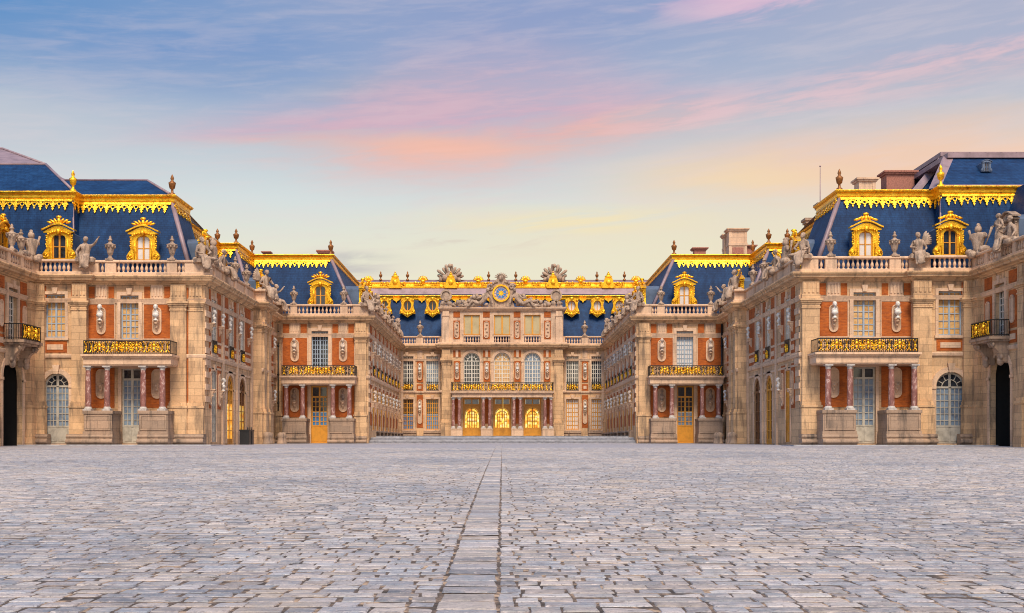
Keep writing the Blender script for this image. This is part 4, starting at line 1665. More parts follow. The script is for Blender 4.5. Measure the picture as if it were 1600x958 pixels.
    for i, (a, b) in enumerate(bspan):
        box(br, fs, a, b, -.1, .035, 7.1, 9.34)
        box(br, fs, a, b, -.1, .035, 9.74, 10.5)
        box(br, fs, a, b, -.1, .035, 6.06, 6.9)
        box(tr, fs, a + .1, b - .1, -.02, .07, 6.3, 6.65)
        m = (a + b) / 2
        console(tr, fs, m, 8.2, .05, .8)
        bust(f'white bust high on the court side of the {hand} near wing, {nth[i]}', fs, m, 8.2, .3, 1.0)
        if i in (0, 1, 5, 6):
            box(br, fs, a, b, -.1, .035, 2.4, 5.4)
            niche(tr, fs, m, 2.6, 4.9, .25)
            console(tr, fs, m, 3.7, .08, .8)
            if i in (1, 5, 6):
                bust(f'white bust low on the court side of the {hand} near wing, {dict([(1, "before the arches"), (5, "just past the pier"), (6, "last before the corner")])[i]}', fs, m, 3.7, .33, 1.0)
    for y in (81.75, 86.2, 91.2):
        box(tr, fs, y - .2, y + .2, -.02, .14, G0, 10.5)
    for z in (5.2, 6.0, 6.98):
        box(tr, fs, YN + .4, YM, -.02, .05, z - .07, z + .07)
    # quoin blocks at the front corner of the side
    for k in range(9):
        box(tr, fs, YN + .05, YN + 1.0 + .25 * (k % 2), -.02, .09, 2.8 + k * .82, 3.2 + k * .82)
    # projecting pier
    fp = F(S * (XN + .8), 0, 0, 1, S, 0)
    box(st, fs, 91.6, 94.6, -.3, .8, G0, 10.62)
    pilaster(par, fp, 91.75, 92.7, pr=.16)
    pilaster(par, fp, 93.5, 94.45, pr=.16)
    pf = front(S, 91.6)
    pilaster(par, pf, XN + .02, XN + .78, pr=.16)
    # corner drain
    d_ = MB()
    tube(d_, [fs(YM - .22, .2, -.1), fs(YM - .22, .2, 10.5)], .09, 8)
    for z in (1., 3.5, 6., 8.5):
        tube(d_, [fs(YM - .22, .2, z), fs(YM - .22, .2, z + .12)], .13, 8)
    d_.build('drainpipe', 'iron', par)
    st.build('wall', 'stone', par)
    br.build('brick_panel', 'brick', par)
    # ---------- mouldings
    path = [(XO, 52), (XO, YN - .4), (XJ, YN - .4), (XJ, YN), (XN, YN), (XN, 91.6), (XN + .8, 91.6), (XN + .8, 94.6), (XN, 94.6), (XN, YM), (XM, YM)]
    sweep(tr, S, path, STRING, 1, 9)
    sweep(tr, S, path, ARCHI, 1, 9)
    tr.build('stone_trim', 'stone_light', par)
    c_ = MB()
    sweep(c_, S, path, CORN, 1, 9)
    c_.build('cornice', 'stone', par)
    # ---------- balustrade
    bl = MB()
    sweep(bl, S, path, PLIN, 1, 9)
    sweep(bl, S, path, RAIL, 1, 9)
    segs = [(k, X(a), X(b)) for k, a, b in q['bal']]
    for k, a, b in segs:
        if k == 'd':
            box(bl, f2 if b < XJ + .1 else f, a, b, -.08, .26, 11.4, 12.06)
    ys = [YN + .3, YN + 1.6, 81.2, 84.6, 88.0, 91.6]
    for a, b in zip(ys, ys[1:]):
        box(bl, fs, a + .02, a + .5, -.08, .26, 11.4, 12.06)
        box(bl, fs, a + .5, b + .02, -.06, .16, 11.4, 12.06)
        box(bl, fs, a + .75, b - .25, .1, .2, 11.5, 11.96)
    box(bl, fs, 91.6, 94.6, -.1, 1.05, 11.4, 12.06)
    box(bl, fs, 94.6, YM - 1, -.06, .16, 11.4, 12.06)
    box(bl, fs, YM - 1, YM + .1, -.08, .26, 11.4, 12.06)
    bo = bl.build('balustrade', 'stone_light', par)
    for k, a, b in segs:
        if k == 'b':
            ff = f2 if b < XJ + .1 else f
            n = max(1, int(round((b - a) / .32)))
            for i in range(n):
                put(BALUSTER, 'baluster', ff(a + (b - a) * (i + .5) / n, .09, 11.4), 0, 1, bo)
    # ---------- roof
    dY = YN - 77
    RB = [(-62, YN + .3), (-28.7, YN + .3), (-28.7, YN + 1), (XN - 1.1, YN + 1), (XN - 1.1, 82.3), (XN - 2.6, 82.3), (XN - 2.6, 97.3), (XN - 1.1, 97.3), (XN - 1.1, 102.8)]
    RK = [(-62, YN + 1.3), (-29.2, YN + 1.3), (-29.2, YN + 2.5), (-22.8, YN + 2.5), (-22.8, 83.2 + dY * .3), (-24.4, 83.2 + dY * .3), (-24.4, 98.6), (-22.8, 98.6), (-22.8, 104.6)]
    r = MB()
    roof_sheet(r, S, RB, 11.2, RK, 17.0)
    r.build('roof', 'slate', par)
    ro = par.children[-1] if par.children else par
    ro = [c for c in par.children if c.name.startswith('roof')][0]
    up = MB()
    ld = MB()
    if S == 1:
        up.add([(-29.2, 79.5, 17.1), (-22.8, 79.5, 17.1), (-26.2, 85, 19.4), (-33, 85, 19.4)], [(0, 1, 2, 3)])
        ld.add([(-22.8, 79.5, 17.1), (-24.4, 98.6, 17.1), (-28.5, 96, 19.4), (-26.2, 85, 19.4)], [(0, 1, 2, 3)])
        ld.add([(-22.8, 98.6, 17.1), (-22.8, 104.6, 17.1), (-28.5, 106, 17.9), (-28.5, 96, 19.4), (-24.4, 98.6, 17.1)], [(0, 1, 2, 3, 4)])
        ld.add([(-26.2, 85, 19.4), (-28.5, 96, 19.4), (-40, 96, 19.5), (-33, 85, 19.4)], [(0, 1, 2, 3)])
        up.add([(-62, 78.3, 17.1), (-29.2, 78.3, 17.1), (-32.9, 83, 20.1), (-62, 83, 20.1)], [(0, 1, 2, 3)])
        ld.add([(-62, 83.02, 20.1), (-32.9, 83.02, 20.1), (-39.9, 92, 23.5), (-62, 92, 23.5)], [(0, 1, 2, 3)])
        ld.add([(-29.2, 78.3, 17.1), (-33.0, 92, 20.2), (-39.9, 92, 23.5), (-32.9, 83, 20.1)], [(0, 1, 2, 3)])
        # lead rolls on the ridges
        rl = [[(-62, 83, 20.12), (-32.9, 83, 20.12)], [(-32.9, 83, 20.12), (-29.2, 78.4, 17.2)], [(-32.9, 83, 20.12), (-39.9, 92, 23.55), (-62, 92, 23.55)], [(-33.2, 85, 19.42), (-26.2, 85, 19.42), (-22.9, 79.6, 17.2)]]
    else:
        z1 = 17.1
        ld.add([(29.2, YN + 2.5, z1), (22.8, YN + 2.5, z1), (24.4, 98.6, z1), (22.8, 98.6, z1), (22.8, 104.6, z1), (30, 104.6, 17.5), (32, 84, 17.6)], [(0, 1, 2, 3, 4, 5, 6)])
        Yq = YN + 1.3
        up.add([(62, Yq, z1), (29.2, Yq, z1), (31.6, Yq + 4.0, 20.0), (62, Yq + 4.0, 20.0)], [(0, 1, 2, 3)])
        ld.add([(29.2, Yq, z1), (28.6, Yq + .6, z1), (31.0, Yq + 4.3, 20.2), (31.6, Yq + 4.0, 20.0)], [(0, 1, 2, 3)])
        fb = front(1, Yq + 4.0)
        box(ld, fb, 31.1, 62, -12, .25, 19.98, 20.32)
        for k in range(16):
            box(ld, fb, 31.6 + k * 1.1, 31.7 + k * 1.1, -.3, .1, 20.32, 20.40)
        # back range whose flank shows to the left
        up.add([(28.9, 83, 17.2), (28.9, 108, 17.2), (33.0, 108, 21.4), (33.0, 86, 21.4)], [(0, 1, 2, 3)])
        up.add([(28.9, 83, 17.2), (33.0, 86, 21.4), (45.0, 86, 21.4), (45.0, 83, 17.2)], [(0, 1, 2, 3)])
        ld.add([(28.7, 83.0, 17.3), (29.4, 82.9, 17.3), (33.3, 85.9, 21.5), (32.7, 86.1, 21.5)], [(0, 1, 2, 3)])
        box(ld, front(1, 86), 32.6, 46, -20, .3, 21.38, 21.7)
        rl = [[(62, Yq, z1 + .06), (29.2, Yq, z1 + .06)]]
        # small lead dormers
        for u, y, z, s in ((29.6, 87.5, 17.6, .55), (30.3, 92.0, 17.9, .65)):
            dormer(ro, side(-1, -u), y, .0, z, s, 'pane_dark', 'lead', 'lead_blue', 1.5, 'wood_white', False)
        dormer(ro, front(-1, Yq + 2.0), -33.0, .2, 18.55, .34, 'pane_dark', 'lead_blue', 'lead_blue', 1.2, 'lead_blue', False)
    for pts in rl:
        tube(ld, pts, .10, 6)
    up.build('upper_roof', 'slate', par)
    ld.build('lead_flashing', 'lead', par)
    # hips of the mansard dressed with lead
    for i in (1, 3, 4, 5, 6, 7):
        a = Vector((S * RB[i][0], RB[i][1], 11.2))
        b = Vector((S * RK[i][0], RK[i][1], 16.6))
        hp = MB()
        tube(hp, [a, b], .17 if i in (3, 7) else .06, 6)
        hp.build('hip_flashing', 'lead', par)
    cr = MB()
    crest(cr, S, RK, 17.05)
    lace(cr, S, RB, 11.2, RK, 17.0, 0, None)
    cr.build('gilded_cresting', 'gold', par)
    for i, (h, m_) in {1: (1.3, 'gold'), 3: (1.3, 'gold_dull'), 6: (1.1, 'gold_dull'), 7: (1.1, 'gold_dull')}.items():
        fi = MB()
        finial(fi, (S * (RK[i][0] - .0), RK[i][1] + .05, 17.1), h + .2, .24)
        fi.build('finial', m_, ro)
    # dormers
    for px, Yd, dd in ((q['dorm'][0], YN + .1, -.1), (q['dorm'][1], YN + .7, -.7)):
        dormer(par, f, PX(px, YN - dd), dd, 12.36, .98, q['dpane'][0 if px == q['dorm'][0] else 1])
    for y in (80.6, 85.6, 90.6, 99.2):
        dormer(par, fs, y, -.9 if y in (80.6, 99.2) else -2.2, 12.1, .98, 'pane_dark', back=2.2)
    # ---------- statues and urns
    rt = 12.23
    a90 = S * pi / 2
    urn(f'stone urn on the rail left of the {hand} near wing dormer over the porch', f(X(q['urns'][0 if S == 1 else 1]), .1, rt))
    urn(f'stone urn on the rail right of the {hand} near wing dormer over the porch', f(X(q['urns'][1 if S == 1 else 0]), .1, rt))
    statue('reach' if S == 1 else 'wing', ('seated nude figure stretching out an arm' if S == 1 else 'seated winged woman') + f' between the two {hand} near dormers', f2(X2(q['st1']), .02, rt - .12), .25 * S, 1.40)
    statue('shield', f'large seated figure at the front corner of the {hand} near wing', (S * (XN - .15), YN + .0, rt - .1), S * .6, 1.42, S == -1)
    statue('armour', f'armour trophy just behind the corner figure of the {hand} near wing', fs(79.0, .08, rt - .1), a90, 1.25, S == -1)
    statue('lean', f'seated figure leaning over the court side rail of the {hand} near wing', fs(81.9, .08, rt - .1), a90, 1.4, S == -1)
    urn(f'stone urn on the court side rail of the {hand} near wing, nearer of two', fs(85.4, .1, rt))
    urn(f'stone urn on the court side rail of the {hand} near wing, just before the pier', fs(89.2, .1, rt))
    statue('reach' if S == -1 else 'wing', f'seated pair of figures on the projecting pier of the {hand} near wing', fs(92.6, .85, rt - .1), S * .8, 1.55, S == 1)
    statue('lean', f'smaller seated companion figure on the projecting pier of the {hand} near wing', fs(93.9, .8, rt - .15), a90, 1.2)
    urn(f'stone urn between the pier and the inner corner of the {hand} near wing', fs(96.6, .1, rt))
    statue('reach', f'seated figure at the inner corner where the {hand} near and middle wings meet', fs(YM - .9, .1, rt - .1), a90 * 1.0, 1.5, S == -1)
    # gilded helmets above the side dormers belong to the dormers; bollards below
    for k, y in enumerate((89.9, 90.8, 95.6, 96.6)):
        b_ = MB()
        c0 = fs(y, 1.5, ground_z(y))
        lathe(b_, c0, [(.34, -.05), (.34, .06), (.28, .12), (.26, .5), (.30, .62), (.27, .80), (.16, .92), (.01, .96)], 12)
        tag(b_.build('stone_bollard', 'stone_grey'), f'short round stone bollard beside the arches of the {hand} near wing, {("nearest", "second", "third", "farthest")[k]} of four', 'bollard', 'stone bollards at the arches')
    return par


LEFT = dict(out=55, jog=138.2, win1=(71, 101.8), arch=(66, 111), pil1=(114, 137), brA=(138.5, 179), brB=(225, 266.5), win2=(188.6, 217), door=(190, 221),
            pils=[(267.5, 292), (295, 317)], cols=[(133, 142.7), (162, 173), (218, 229.5), (248.5, 259)], peds=[(131, 175), (217, 262)],
            slab=(126, 269), rail=(131, 266), dorm=(92, 223.5), dpane=('pane_dark', 'pane_white'), urns=(173, 269.5), st1=133,
            bal=[('d', 55, 66), ('b', 66, 115), ('d', 115, 151), ('d', 151, 156), ('b', 156, 166), ('d', 166, 183), ('b', 183, 262), ('d', 262, 278), ('b', 278, 290), ('d', 290, 320)])
RIGHT = dict(out=50, jog=146.2, win1=(66.6, 104), arch=(58, 111), pil1=(116, 145), brA=(147, 193), brB=(246, 290), win2=(202, 237), door=(202, 237),
             pils=[(291, 318)], cols=[(135.6, 147), (171.7, 182.6), (237, 247), (270, 281.6)], peds=[(131, 184), (232.5, 284)],
             slab=(130, 297), rail=(136, 292), dorm=(85, 217), dpane=('pane_dark', 'pane_white'), urns=(173, 273), st1=134,
             bal=[('d', 48, 56), ('b', 56, 118), ('d', 118, 151), ('b', 151, 164), ('d', 164, 182), ('b', 182, 264), ('d', 264, 282), ('b', 282, 293), ('d', 293, 318)])
YL, YR = 77.0, 75.4
XL, XR = -19.9, -19.5
near_wing(1, YL, XL, LEFT)
near_wing(-1, YR, XR, RIGHT)
# ------------------------------------------------------------------ outer wings (run towards the camera at both edges)
def outer_wing(S, YN, XO):
    hand = HAND[S]
    par = empty('palace_wing', f'outer palace wing at the {hand} edge with a dark archway under a bracketed balcony', 'palace wing', 'wings of the palace')
    f = side(S, XO)
    y0, y1 = 52.0, YN - .4
    st, tr, br = MB(), MB(), Panels()
    ac = 73.4 if S == 1 else 71.2
    ar = 1.5
    sp = ac - 4.2
    holes = [(ac - ar, ac + ar, -.6, 5.62, True), (ac - .7, ac + .7, 6.55, 9.9), (sp - 3.8 - ar, sp - 3.8 + ar, -.6, 5.62, True), (sp - 4.5, sp - 3.1, 6.55, 9.9)]
    wall(st, f, y0, y1, -.6, 10.62, holes, .34)
    st.build('wall', 'stone', par)
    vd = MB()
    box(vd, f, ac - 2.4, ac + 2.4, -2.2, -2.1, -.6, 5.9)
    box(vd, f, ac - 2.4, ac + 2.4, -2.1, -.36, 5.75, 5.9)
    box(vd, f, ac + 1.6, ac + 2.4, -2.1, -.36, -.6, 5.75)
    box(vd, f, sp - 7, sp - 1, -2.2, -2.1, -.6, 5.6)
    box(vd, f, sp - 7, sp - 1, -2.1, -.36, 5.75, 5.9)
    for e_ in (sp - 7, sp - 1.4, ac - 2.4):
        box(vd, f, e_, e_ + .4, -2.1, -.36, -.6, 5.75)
    vd.build('passage_shade', 'void_shade', par)
    for y in (ac, sp - 3.8):
        window(par, f, y - .7, y + .7, 6.55, 9.88, 4, 8, 'wood_white', 'pane_dark', d=-.3)
        surround(tr, f, y - .7, y + .7, 6.55, 9.9, .26, .1, sill=False)
        surround(tr, f, y - ar, y + ar, -.3, 5.62, .26, .08, arch=True, key=False)
        for s_ in (-1, 1):
            a, b = sorted((y + s_ * 1.2, y + s_ * 2.3))
            box(br, f, a, b, -.1, .035, 7.0, 9.3)
            niche(tr, f, (a + b) / 2, 7.3, 9.0, .28)
            box(br, f, a, b, -.1, .035, 9.74, 10.5)
            box(br, f, a, b, -.1, .03, 6.1, 6.85)
            box(tr, f, a + .15, b - .15, -.02, .07, 6.3, 6.65)
    for y in (YN - 1.05, ac - 3.3, sp - 6.6):
        pilaster(par, f, y - .4, y + .4, pr=.25)
    sl = MB()
    box(sl, f, ac - 1.5, ac + 1.5, -.02, 1.35, 6.36, 6.54)
    box(sl, f, ac - 1.4, ac + 1.4, -.02, 1.25, 6.22, 6.36)
    for s_ in (-1, 1):
        pr_ = [(-.02, 5.52), (1.14, 5.52), (1.2, 5.38), (1.12, 5.2), (.9, 5.05), (.72, 4.85), (.62, 4.6), (.60, 4.35), (.5, 4.1), (.3, 3.95), (-.02, 3.9)]
        m_ = len(pr_)
        pr_ = [(d_, 6.22 - (5.52 - z_) * .8) for d_, z_ in pr_]
        vs_ = [f(ac + s_ * 1.05 + e_, d_, z_) for e_ in (-.19, .19) for d_, z_ in pr_]
        sl.add(vs_, [tuple(range(m_)), tuple(range(2 * m_ - 1, m_ - 1, -1))] + [(k, (k + 1) % m_, (k + 1) % m_ + m_, k + m_) for k in range(m_)])
        for d_, z_, r_ in ((1.0, 6.02, .17), (.5, 5.3, .17)):
            for e_ in (-.2, .2):
                ball(sl, f(ac + s_ * 1.05 + e_, d_, z_), (.1, r_, r_) if True else r_, 10)
        ball(sl, f(ac + s_ * 1.05, .45, 5.05), (.22, .22, .30), 10)
    bo = sl.build('balcony', 'stone_grey', par)
    railing(bo, f, ac - 1.42, ac + 1.42, 1.22, 6.54, 7.55, [ac - .55, ac + .55], [ac - 1.15, ac, ac + 1.15])
    path = [(XO, y0), (XO, y1), (XO + 6, y1)]
    sweep(tr, S, path, STRING, 0, 1)
    sweep(tr, S, path, ARCHI, 0, 1)
    tr.build('stone_trim', 'stone_light', par)
    br.build('brick_panel', 'brick', par)
    c = MB()
    sweep(c, S, path, CORN, 0, 1)
    c.build('cornice', 'stone', par)
    bl = MB()
    sweep(bl, S, path, PLIN, 0, 1)
    sweep(bl, S, path, RAIL, 0, 1)
    ys = [y1 - .2, y1 - 2.0, y1 - 4.0, y1 - 6.0, y1 - 8.5, y1 - 11]
    runs = []
    for a, b in zip(ys[1:], ys):
        box(bl, f, b - .45, b, -.08, .26, 11.4, 12.06)
        runs.append((a + .04, b - .5))
    bo = bl.build('balustrade', 'stone_light', par)
    for a, b in runs:
        n = int((b - a) / .3)
        for k in range(n):
            put(BALUSTER, 'baluster', f(a + (b - a) * (k + .5) / n, .09, 11.4), 0, 1, bo)
    r = MB()
    r.add([(S * (XO - 1.2), y0, 11.2), (S * (XO - 1.2), YN + 3, 11.2), (S * (XO - 3.4), YN + 3, 17.0), (S * (XO - 3.4), y0, 17.0)], [(0, 1, 2, 3)])
    r.build('roof', 'slate', par)
    ld = MB()
    ld.add([(S * (XO - 3.4), y0, 17.0), (S * (XO - 3.4), YN + 3, 17.0), (S * (XO - 9), YN + 3, 18.2), (S * (XO - 9), y0, 18.2)], [(0, 1, 2, 3)])
    ld.build('lead_flashing', 'lead', par)
    if S == 1:
        dormer(par, f, 73.9, -.8, 12.1, .9, 'pane_dark', back=2.2)
    else:
        dormer(par, f, 72.0, -.85, 12.1, 1.0, 'pane_white', 'stone_grey', 'lead_blue', 2.2, 'wood_white', False)
    rt = 12.23
    a90 = S * pi / 2
    if S == 1:
        urn('tall stone urn on the outer left-hand rail, nearer the frame edge', f(73.1, .1, rt), 1.05)
        urn('stone urn on the outer left-hand rail next to the armour trophy', f(74.5, .1, rt), 1.0)
        statue('armour', 'armour trophy on the outer left-hand rail at the inner corner', f(76.1, .1, rt - .1), a90 * .6, 1.25, False)
    else:
        statue('armour', 'armour trophy on the outer right-hand rail at the inner corner', f(74.3, .1, rt - .1), a90 * .6, 1.3, True)
        statue('stand', 'standing draped stone figure before the grey dormer on the outer right-hand rail', f(71.2, .1, rt - .1), a90 * .8, 1.15, True)
        statue('lean', 'seated stone figure at the right frame edge on the outer right-hand rail', f(69.7, .1, rt - .1), a90, 1.4, True)
    return par


outer_wing(1, YL, PX(55, YL))
outer_wing(-1, YR, PX(50, YR))


# ------------------------------------------------------------------ middle wings
def mid_wing(S):
    hand = HAND[S]
    par = empty('palace_wing', f'middle brick palace wing on the {hand} side flanking the inner court, one front dormer', 'palace wing', 'wings of the palace')
    XN = XL if S == 1 else XR
    f = front(S, YM)
    fs = side(S, XM)
    X = lambda p: PX(p, YM)
    st, tr, br = MB(), MB(), Panels()
    wv = (X(487), X(513))
    dv = (X(486), X(512))
    wall(st, f, XN - .3, XM, -.3, 10.62, [(wv[0], wv[1], 6.7, 9.88), (dv[0], dv[1], .02, 5.08)])
    window(par, f, wv[0], wv[1], 6.7, 9.86, 6, 8, 'wood_blue', 'pane_dark' if S == 1 else 'pane_white', bar=.06)
    surround(tr, f, wv[0], wv[1], 6.7, 9.88, .28, .1)
    window(par, f, dv[0], dv[1], .03, 5.06, 4, 6, 'wood_ochre', 'pane_dark', panel=1.45, transom=4.1, pm2='pane_blue' if S == 1 else 'pane_pale', zs2=2.75, name='door', edge=.12, mull=.14, bar=.06)
    surround(tr, f, dv[0], dv[1], 0, 5.08, .25, .07, sill=False, key=False)
    A, B = (X(441.5), X(480)), (X(519), X(553.5))
    for bb in (A, B):
        box(br, f, bb[0], bb[1], -.1, .035, 6.85, 9.3)
        box(br, f, bb[0], bb[1], -.1, .035, 2.3, 5.05)
        ring(tr, f, [(bb[0] - .07, 6.78), (bb[1] + .07, 6.78), (bb[1] + .07, 9.37), (bb[0] - .07, 9.37)], [(bb[0], 6.85), (bb[1], 6.85), (bb[1], 9.30), (bb[0], 9.30)], -.02, .06)
        m = (bb[0] + bb[1]) / 2
        niche(tr, f, m, 7.2, 9.15, .36)
        console(tr, f, m, 8.15, .1, .85)
        niche(tr, f, m, 2.75, 4.9, .38)
        console(tr, f, m, 3.75, .1, .85)
        w_ = (bb[1] - bb[0]) / 3.4
        box(br, f, bb[0] + .03, bb[0] + w_ * .9, -.1, .03, 9.74, 10.5)
        box(br, f, bb[1] - w_ * .9, bb[1] - .03, -.1, .03, 9.74, 10.5)
        fluted(tr, f, bb[0] + w_ + .04, bb[1] - w_ - .04)
        lr = 'left' if (S == 1) == (bb is A) else 'right'
        bust(f'weathered bust {lr} of the upper window, front of the {hand} middle wing', f, m, 8.15, .38, 1.2, 'bust_worn')
        bust(f'shaded bust behind the porch columns {lr} of the door, {hand} middle wing', f, m, 3.75, .35, 1.1, 'bust_grey')
    pilaster(par, f, X(555.5), X(572.5))
    pilaster(par, f, X(429), X(440))
    Yc = YM - 1.55
    portico(par, f, None, -.3, dv, (PX(437, YM - 2), PX(556, YM - 2)), [(PX(a, Yc), PX(b, Yc)) for a, b in ((444, 450.5), (469.3, 476.3), (516.7, 523.7), (542, 549.6))],
            [(PX(440.5, YM - 1.8), PX(478, YM - 1.8)), (PX(513.5, YM - 1.8), PX(552, YM - 1.8))], (PX(440.5, YM - 1.8), PX(554, YM - 1.8)),
            [PX(p, YM - 1.8) for p in (459, 482.5, 496, 509.5, 531.5)], [PX(p, YM - 1.8) for p in (444, 471, 520.5, 550)])
    bench_part(par, f, X(553), X(574), .5)
    bench_part(par, f, X(426), X(440), .5)
    # ---------- flank along the inner court
    n = 8
    pitch = (YF - YM - 2.2) / n
    cy = [YM + 1.9 + pitch * (i + .5) for i in range(n)]
    holes = []
    for y in cy:
        holes += [(y - .6, y + .6, 6.1, 9.85), (y - .6, y + .6, 1.2, 5.0)]
    wall(st, fs, YM + .6, YF, -.1, 10.62, holes)
    nth = ('first', 'second', 'third', 'fourth', 'fifth', 'sixth', 'seventh', 'eighth')
    for i, y in enumerate(cy):
        window(par, fs, y - .6, y + .6, 6.1, 9.83, 4, 7, 'wood_white', 'pane_dark', d=-.06)
        window(par, fs, y - .6, y + .6, 1.2, 4.98, 4, 7, 'wood_ochre', 'pane_dark', d=-.06)
        surround(tr, fs, y - .6, y + .6, 6.1, 9.85, .2, .05)
        surround(tr, fs, y - .6, y + .6, 1.2, 5.0, .2, .05)
        rl = MB()
        for k in range(9):
            u = y - .6 + 1.2 * k / 8
            box(rl, fs, u - .012, u + .012, .08, .105, 6.12, 7.0)
        box(rl, fs, y - .64, y + .64, .07, .115, 6.98, 7.05)
        ro = rl.build('window_railing', 'iron', par)
        gl = MB()
        gilt_cartouche(gl, fs, y, .12, 6.15, .8)
        gl.build('gilding', 'gold', ro)
        yb = y - pitch / 2
        a, b = yb - .72, yb + .72
        box(br, fs, a, b, -.1, .035, 7.0, 9.3)
        box(br, fs, a, b, -.1, .035, 9.74, 10.5)
        box(br, fs, a, b, -.1, .035, 6.06, 6.85)
        box(tr, fs, a + .15, b - .15, -.02, .07, 6.3, 6.65)
        box(br, fs, a, b, -.1, .035, 1.6, 5.4)
        niche(tr, fs, yb, 7.2, 9.1, .33)
        niche(tr, fs, yb, 2.6, 4.9, .33)
        console(tr, fs, yb, 8.15, .1, .85)
        console(tr, fs, yb, 3.75, .1, .85)
        bust(f'bust on the upper storey of the {hand} inner court flank, {nth[i]} from the camera', fs, yb, 8.15, .35, 1.1, 'bust' if i in (1, 4) else 'bust_worn')
        bust(f'bust on the lower storey of the {hand} inner court flank, {nth[i]} from the camera', fs, yb, 3.75, .35, 1.1, 'bust' if i in (2, 5, 6) else 'bust_worn')
    for z in (5.3, 6.0):
        box(tr, fs, YM + .3, YF - .05, -.02, .06, z - .06, z + .06)
    for k in range(9):
        box(tr, fs, YM + .05, YM + .9 + .25 * (k % 2), -.02, .09, 2.8 + k * .82, 3.2 + k * .82)
    for y in cy:
        bm_ = MB()
        a, b = y - pitch / 2 + .25, y + pitch / 2 - .25
        box(bm_, fs, a, b, -.02, .5, 1.0, 1.14)
        box(bm_, fs, a, a + .2, -.02, .45, .5, 1.0)
        box(bm_, fs, b - .2, b, -.02, .45, .5, 1.0)
        bm_.build('stone_bench', 'stone_grey', par)
    pilaster(par, fs, YF - 1.0, YF - .25, pr=.15)
    st.build('wall', 'stone', par)
    br.build('brick_panel', 'brick', par)
    path = [(XN, 95), (XN, YM), (XM, YM), (XM, YF), (-XA, YF)]
    sweep(tr, S, path, STRING, 1, 3)
    sweep(tr, S, path, ARCHI, 1, 3)
    tr.build('stone_trim', 'stone_light', par)
    c = MB()
    sweep(c, S, path, CORN, 1, 3)
    c.build('cornice', 'stone', par)
    bl = MB()
    sweep(bl, S, path, PLIN, 1, 3)
    sweep(bl, S, path, RAIL, 1, 3)
    segs = [('d', 430, 442.5), ('b', 442.5, 454.5), ('d', 454.5, 465), ('b', 465, 532), ('d', 532, 543.7), ('b', 543.7, 552.6), ('d', 552.6, 576)]
    for k, a, b in segs:
        if k == 'd':
            box(bl, f, X(a), X(b), -.08, .26, 11.4, 12.06)
    box(bl, fs, YM + .26, YF, -.06, .16, 11.4, 12.06)
    for y in cy:
        box(bl, fs, y - .9, y + .9, .1, .2, 11.5, 11.96)
    bo = bl.build('balustrade', 'stone_light', par)
    for k, a, b in segs:
        if k == 'b':
            a, b = X(a), X(b)
            m = max(1, int(round((b - a) / .33)))
            for i in range(m):
                put(BALUSTER, 'baluster', f(a + (b - a) * (i + .5) / m, .09, 11.4), 0, 1, bo)
    # ---------- roof
    RB = [(XN - 1.1, 97.3), (XN - 1.1, 102.8), (XM - 1.2, 102.8), (XM - 1.2, 134.2)]
    RK = [(-22.8, 98.6), (-22.8, 104.6), (-15.6, 104.6), (-15.6, 137.0)]
    r = MB()
    roof_sheet(r, S, RB, 11.2, RK, 17.0, 1)
    ro = r.build('roof', 'slate', par)
    ld = MB()
    ld.add([(S * x, y, z) for x, y, z in ((-22.8, 104.6, 17.1), (-15.6, 104.6, 17.1), (-15.6, 137, 17.1), (-22, 137, 17.7), (-22.8, 110, 17.7))], [(0, 1, 2, 3, 4)])
    tube(ld, [(S * RB[2][0], RB[2][1], 11.2), (S * RK[2][0], RK[2][1], 16.8)], .16, 6)
    ld.build('lead_flashing', 'lead', par)
    cr = MB()
    crest(cr, S, RK, 17.05, 1)
    lace(cr, S, RB, 11.2, RK, 17.0, 1, 2)
    cr.build('gilded_cresting', 'gold', par)
    for x, y in ((-22.75, 104.6), (-15.6, 104.6)):
        fi = MB()
        finial(fi, (S * x, y + .1, 17.1), 1.4, .24)
        fi.build('finial', 'gold_dull', ro)
    dormer(par, f, PX(500.5, YM + .9), -.9, 12.3, 1.0, 'pane_dark' if S == 1 else 'pane_white')
    for y in (106.5, 112, 117.5, 123, 128.5):
        dormer(par, fs, y, -1.1, 12.3, 1.0, 'pane_dark', back=2.2)
    # ---------- statues
    rt = 12.23
    a90 = S * pi / 2
    urn(f'stone urn {"left" if S == 1 else "right"} of the dormer, front rail of the {hand} middle wing', f(X(459.5), .1, rt))
    urn(f'stone urn {"right" if S == 1 else "left"} of the dormer, front rail of the {hand} middle wing', f(X(537.5), .1, rt))
    statue('shield', f'seated figure at the front corner of the {hand} middle wing', (S * (XM - .15), YM, rt - .1), S * .6, 1.45, S == -1)
    kinds = ('lean', 'armour', 'reach', 'shield', 'lean', 'wing', 'reach', 'armour')
    nm = {'lean': 'leaning seated figure', 'armour': 'armour trophy', 'reach': 'seated figure with raised arm', 'shield': 'seated figure with shield', 'wing': 'seated winged figure'}
    for i, k in enumerate(kinds):
        y = YM + 3.4 + i * 3.55
        statue(k, f'{nm[k]} on the {hand} inner court rail, {nth[i]} behind the corner figure', fs(y, .1, rt - .1), a90, 1.22, (S == -1) ^ (i % 2 == 1))
    return par


mid_wing(1)
mid_wing(-1)


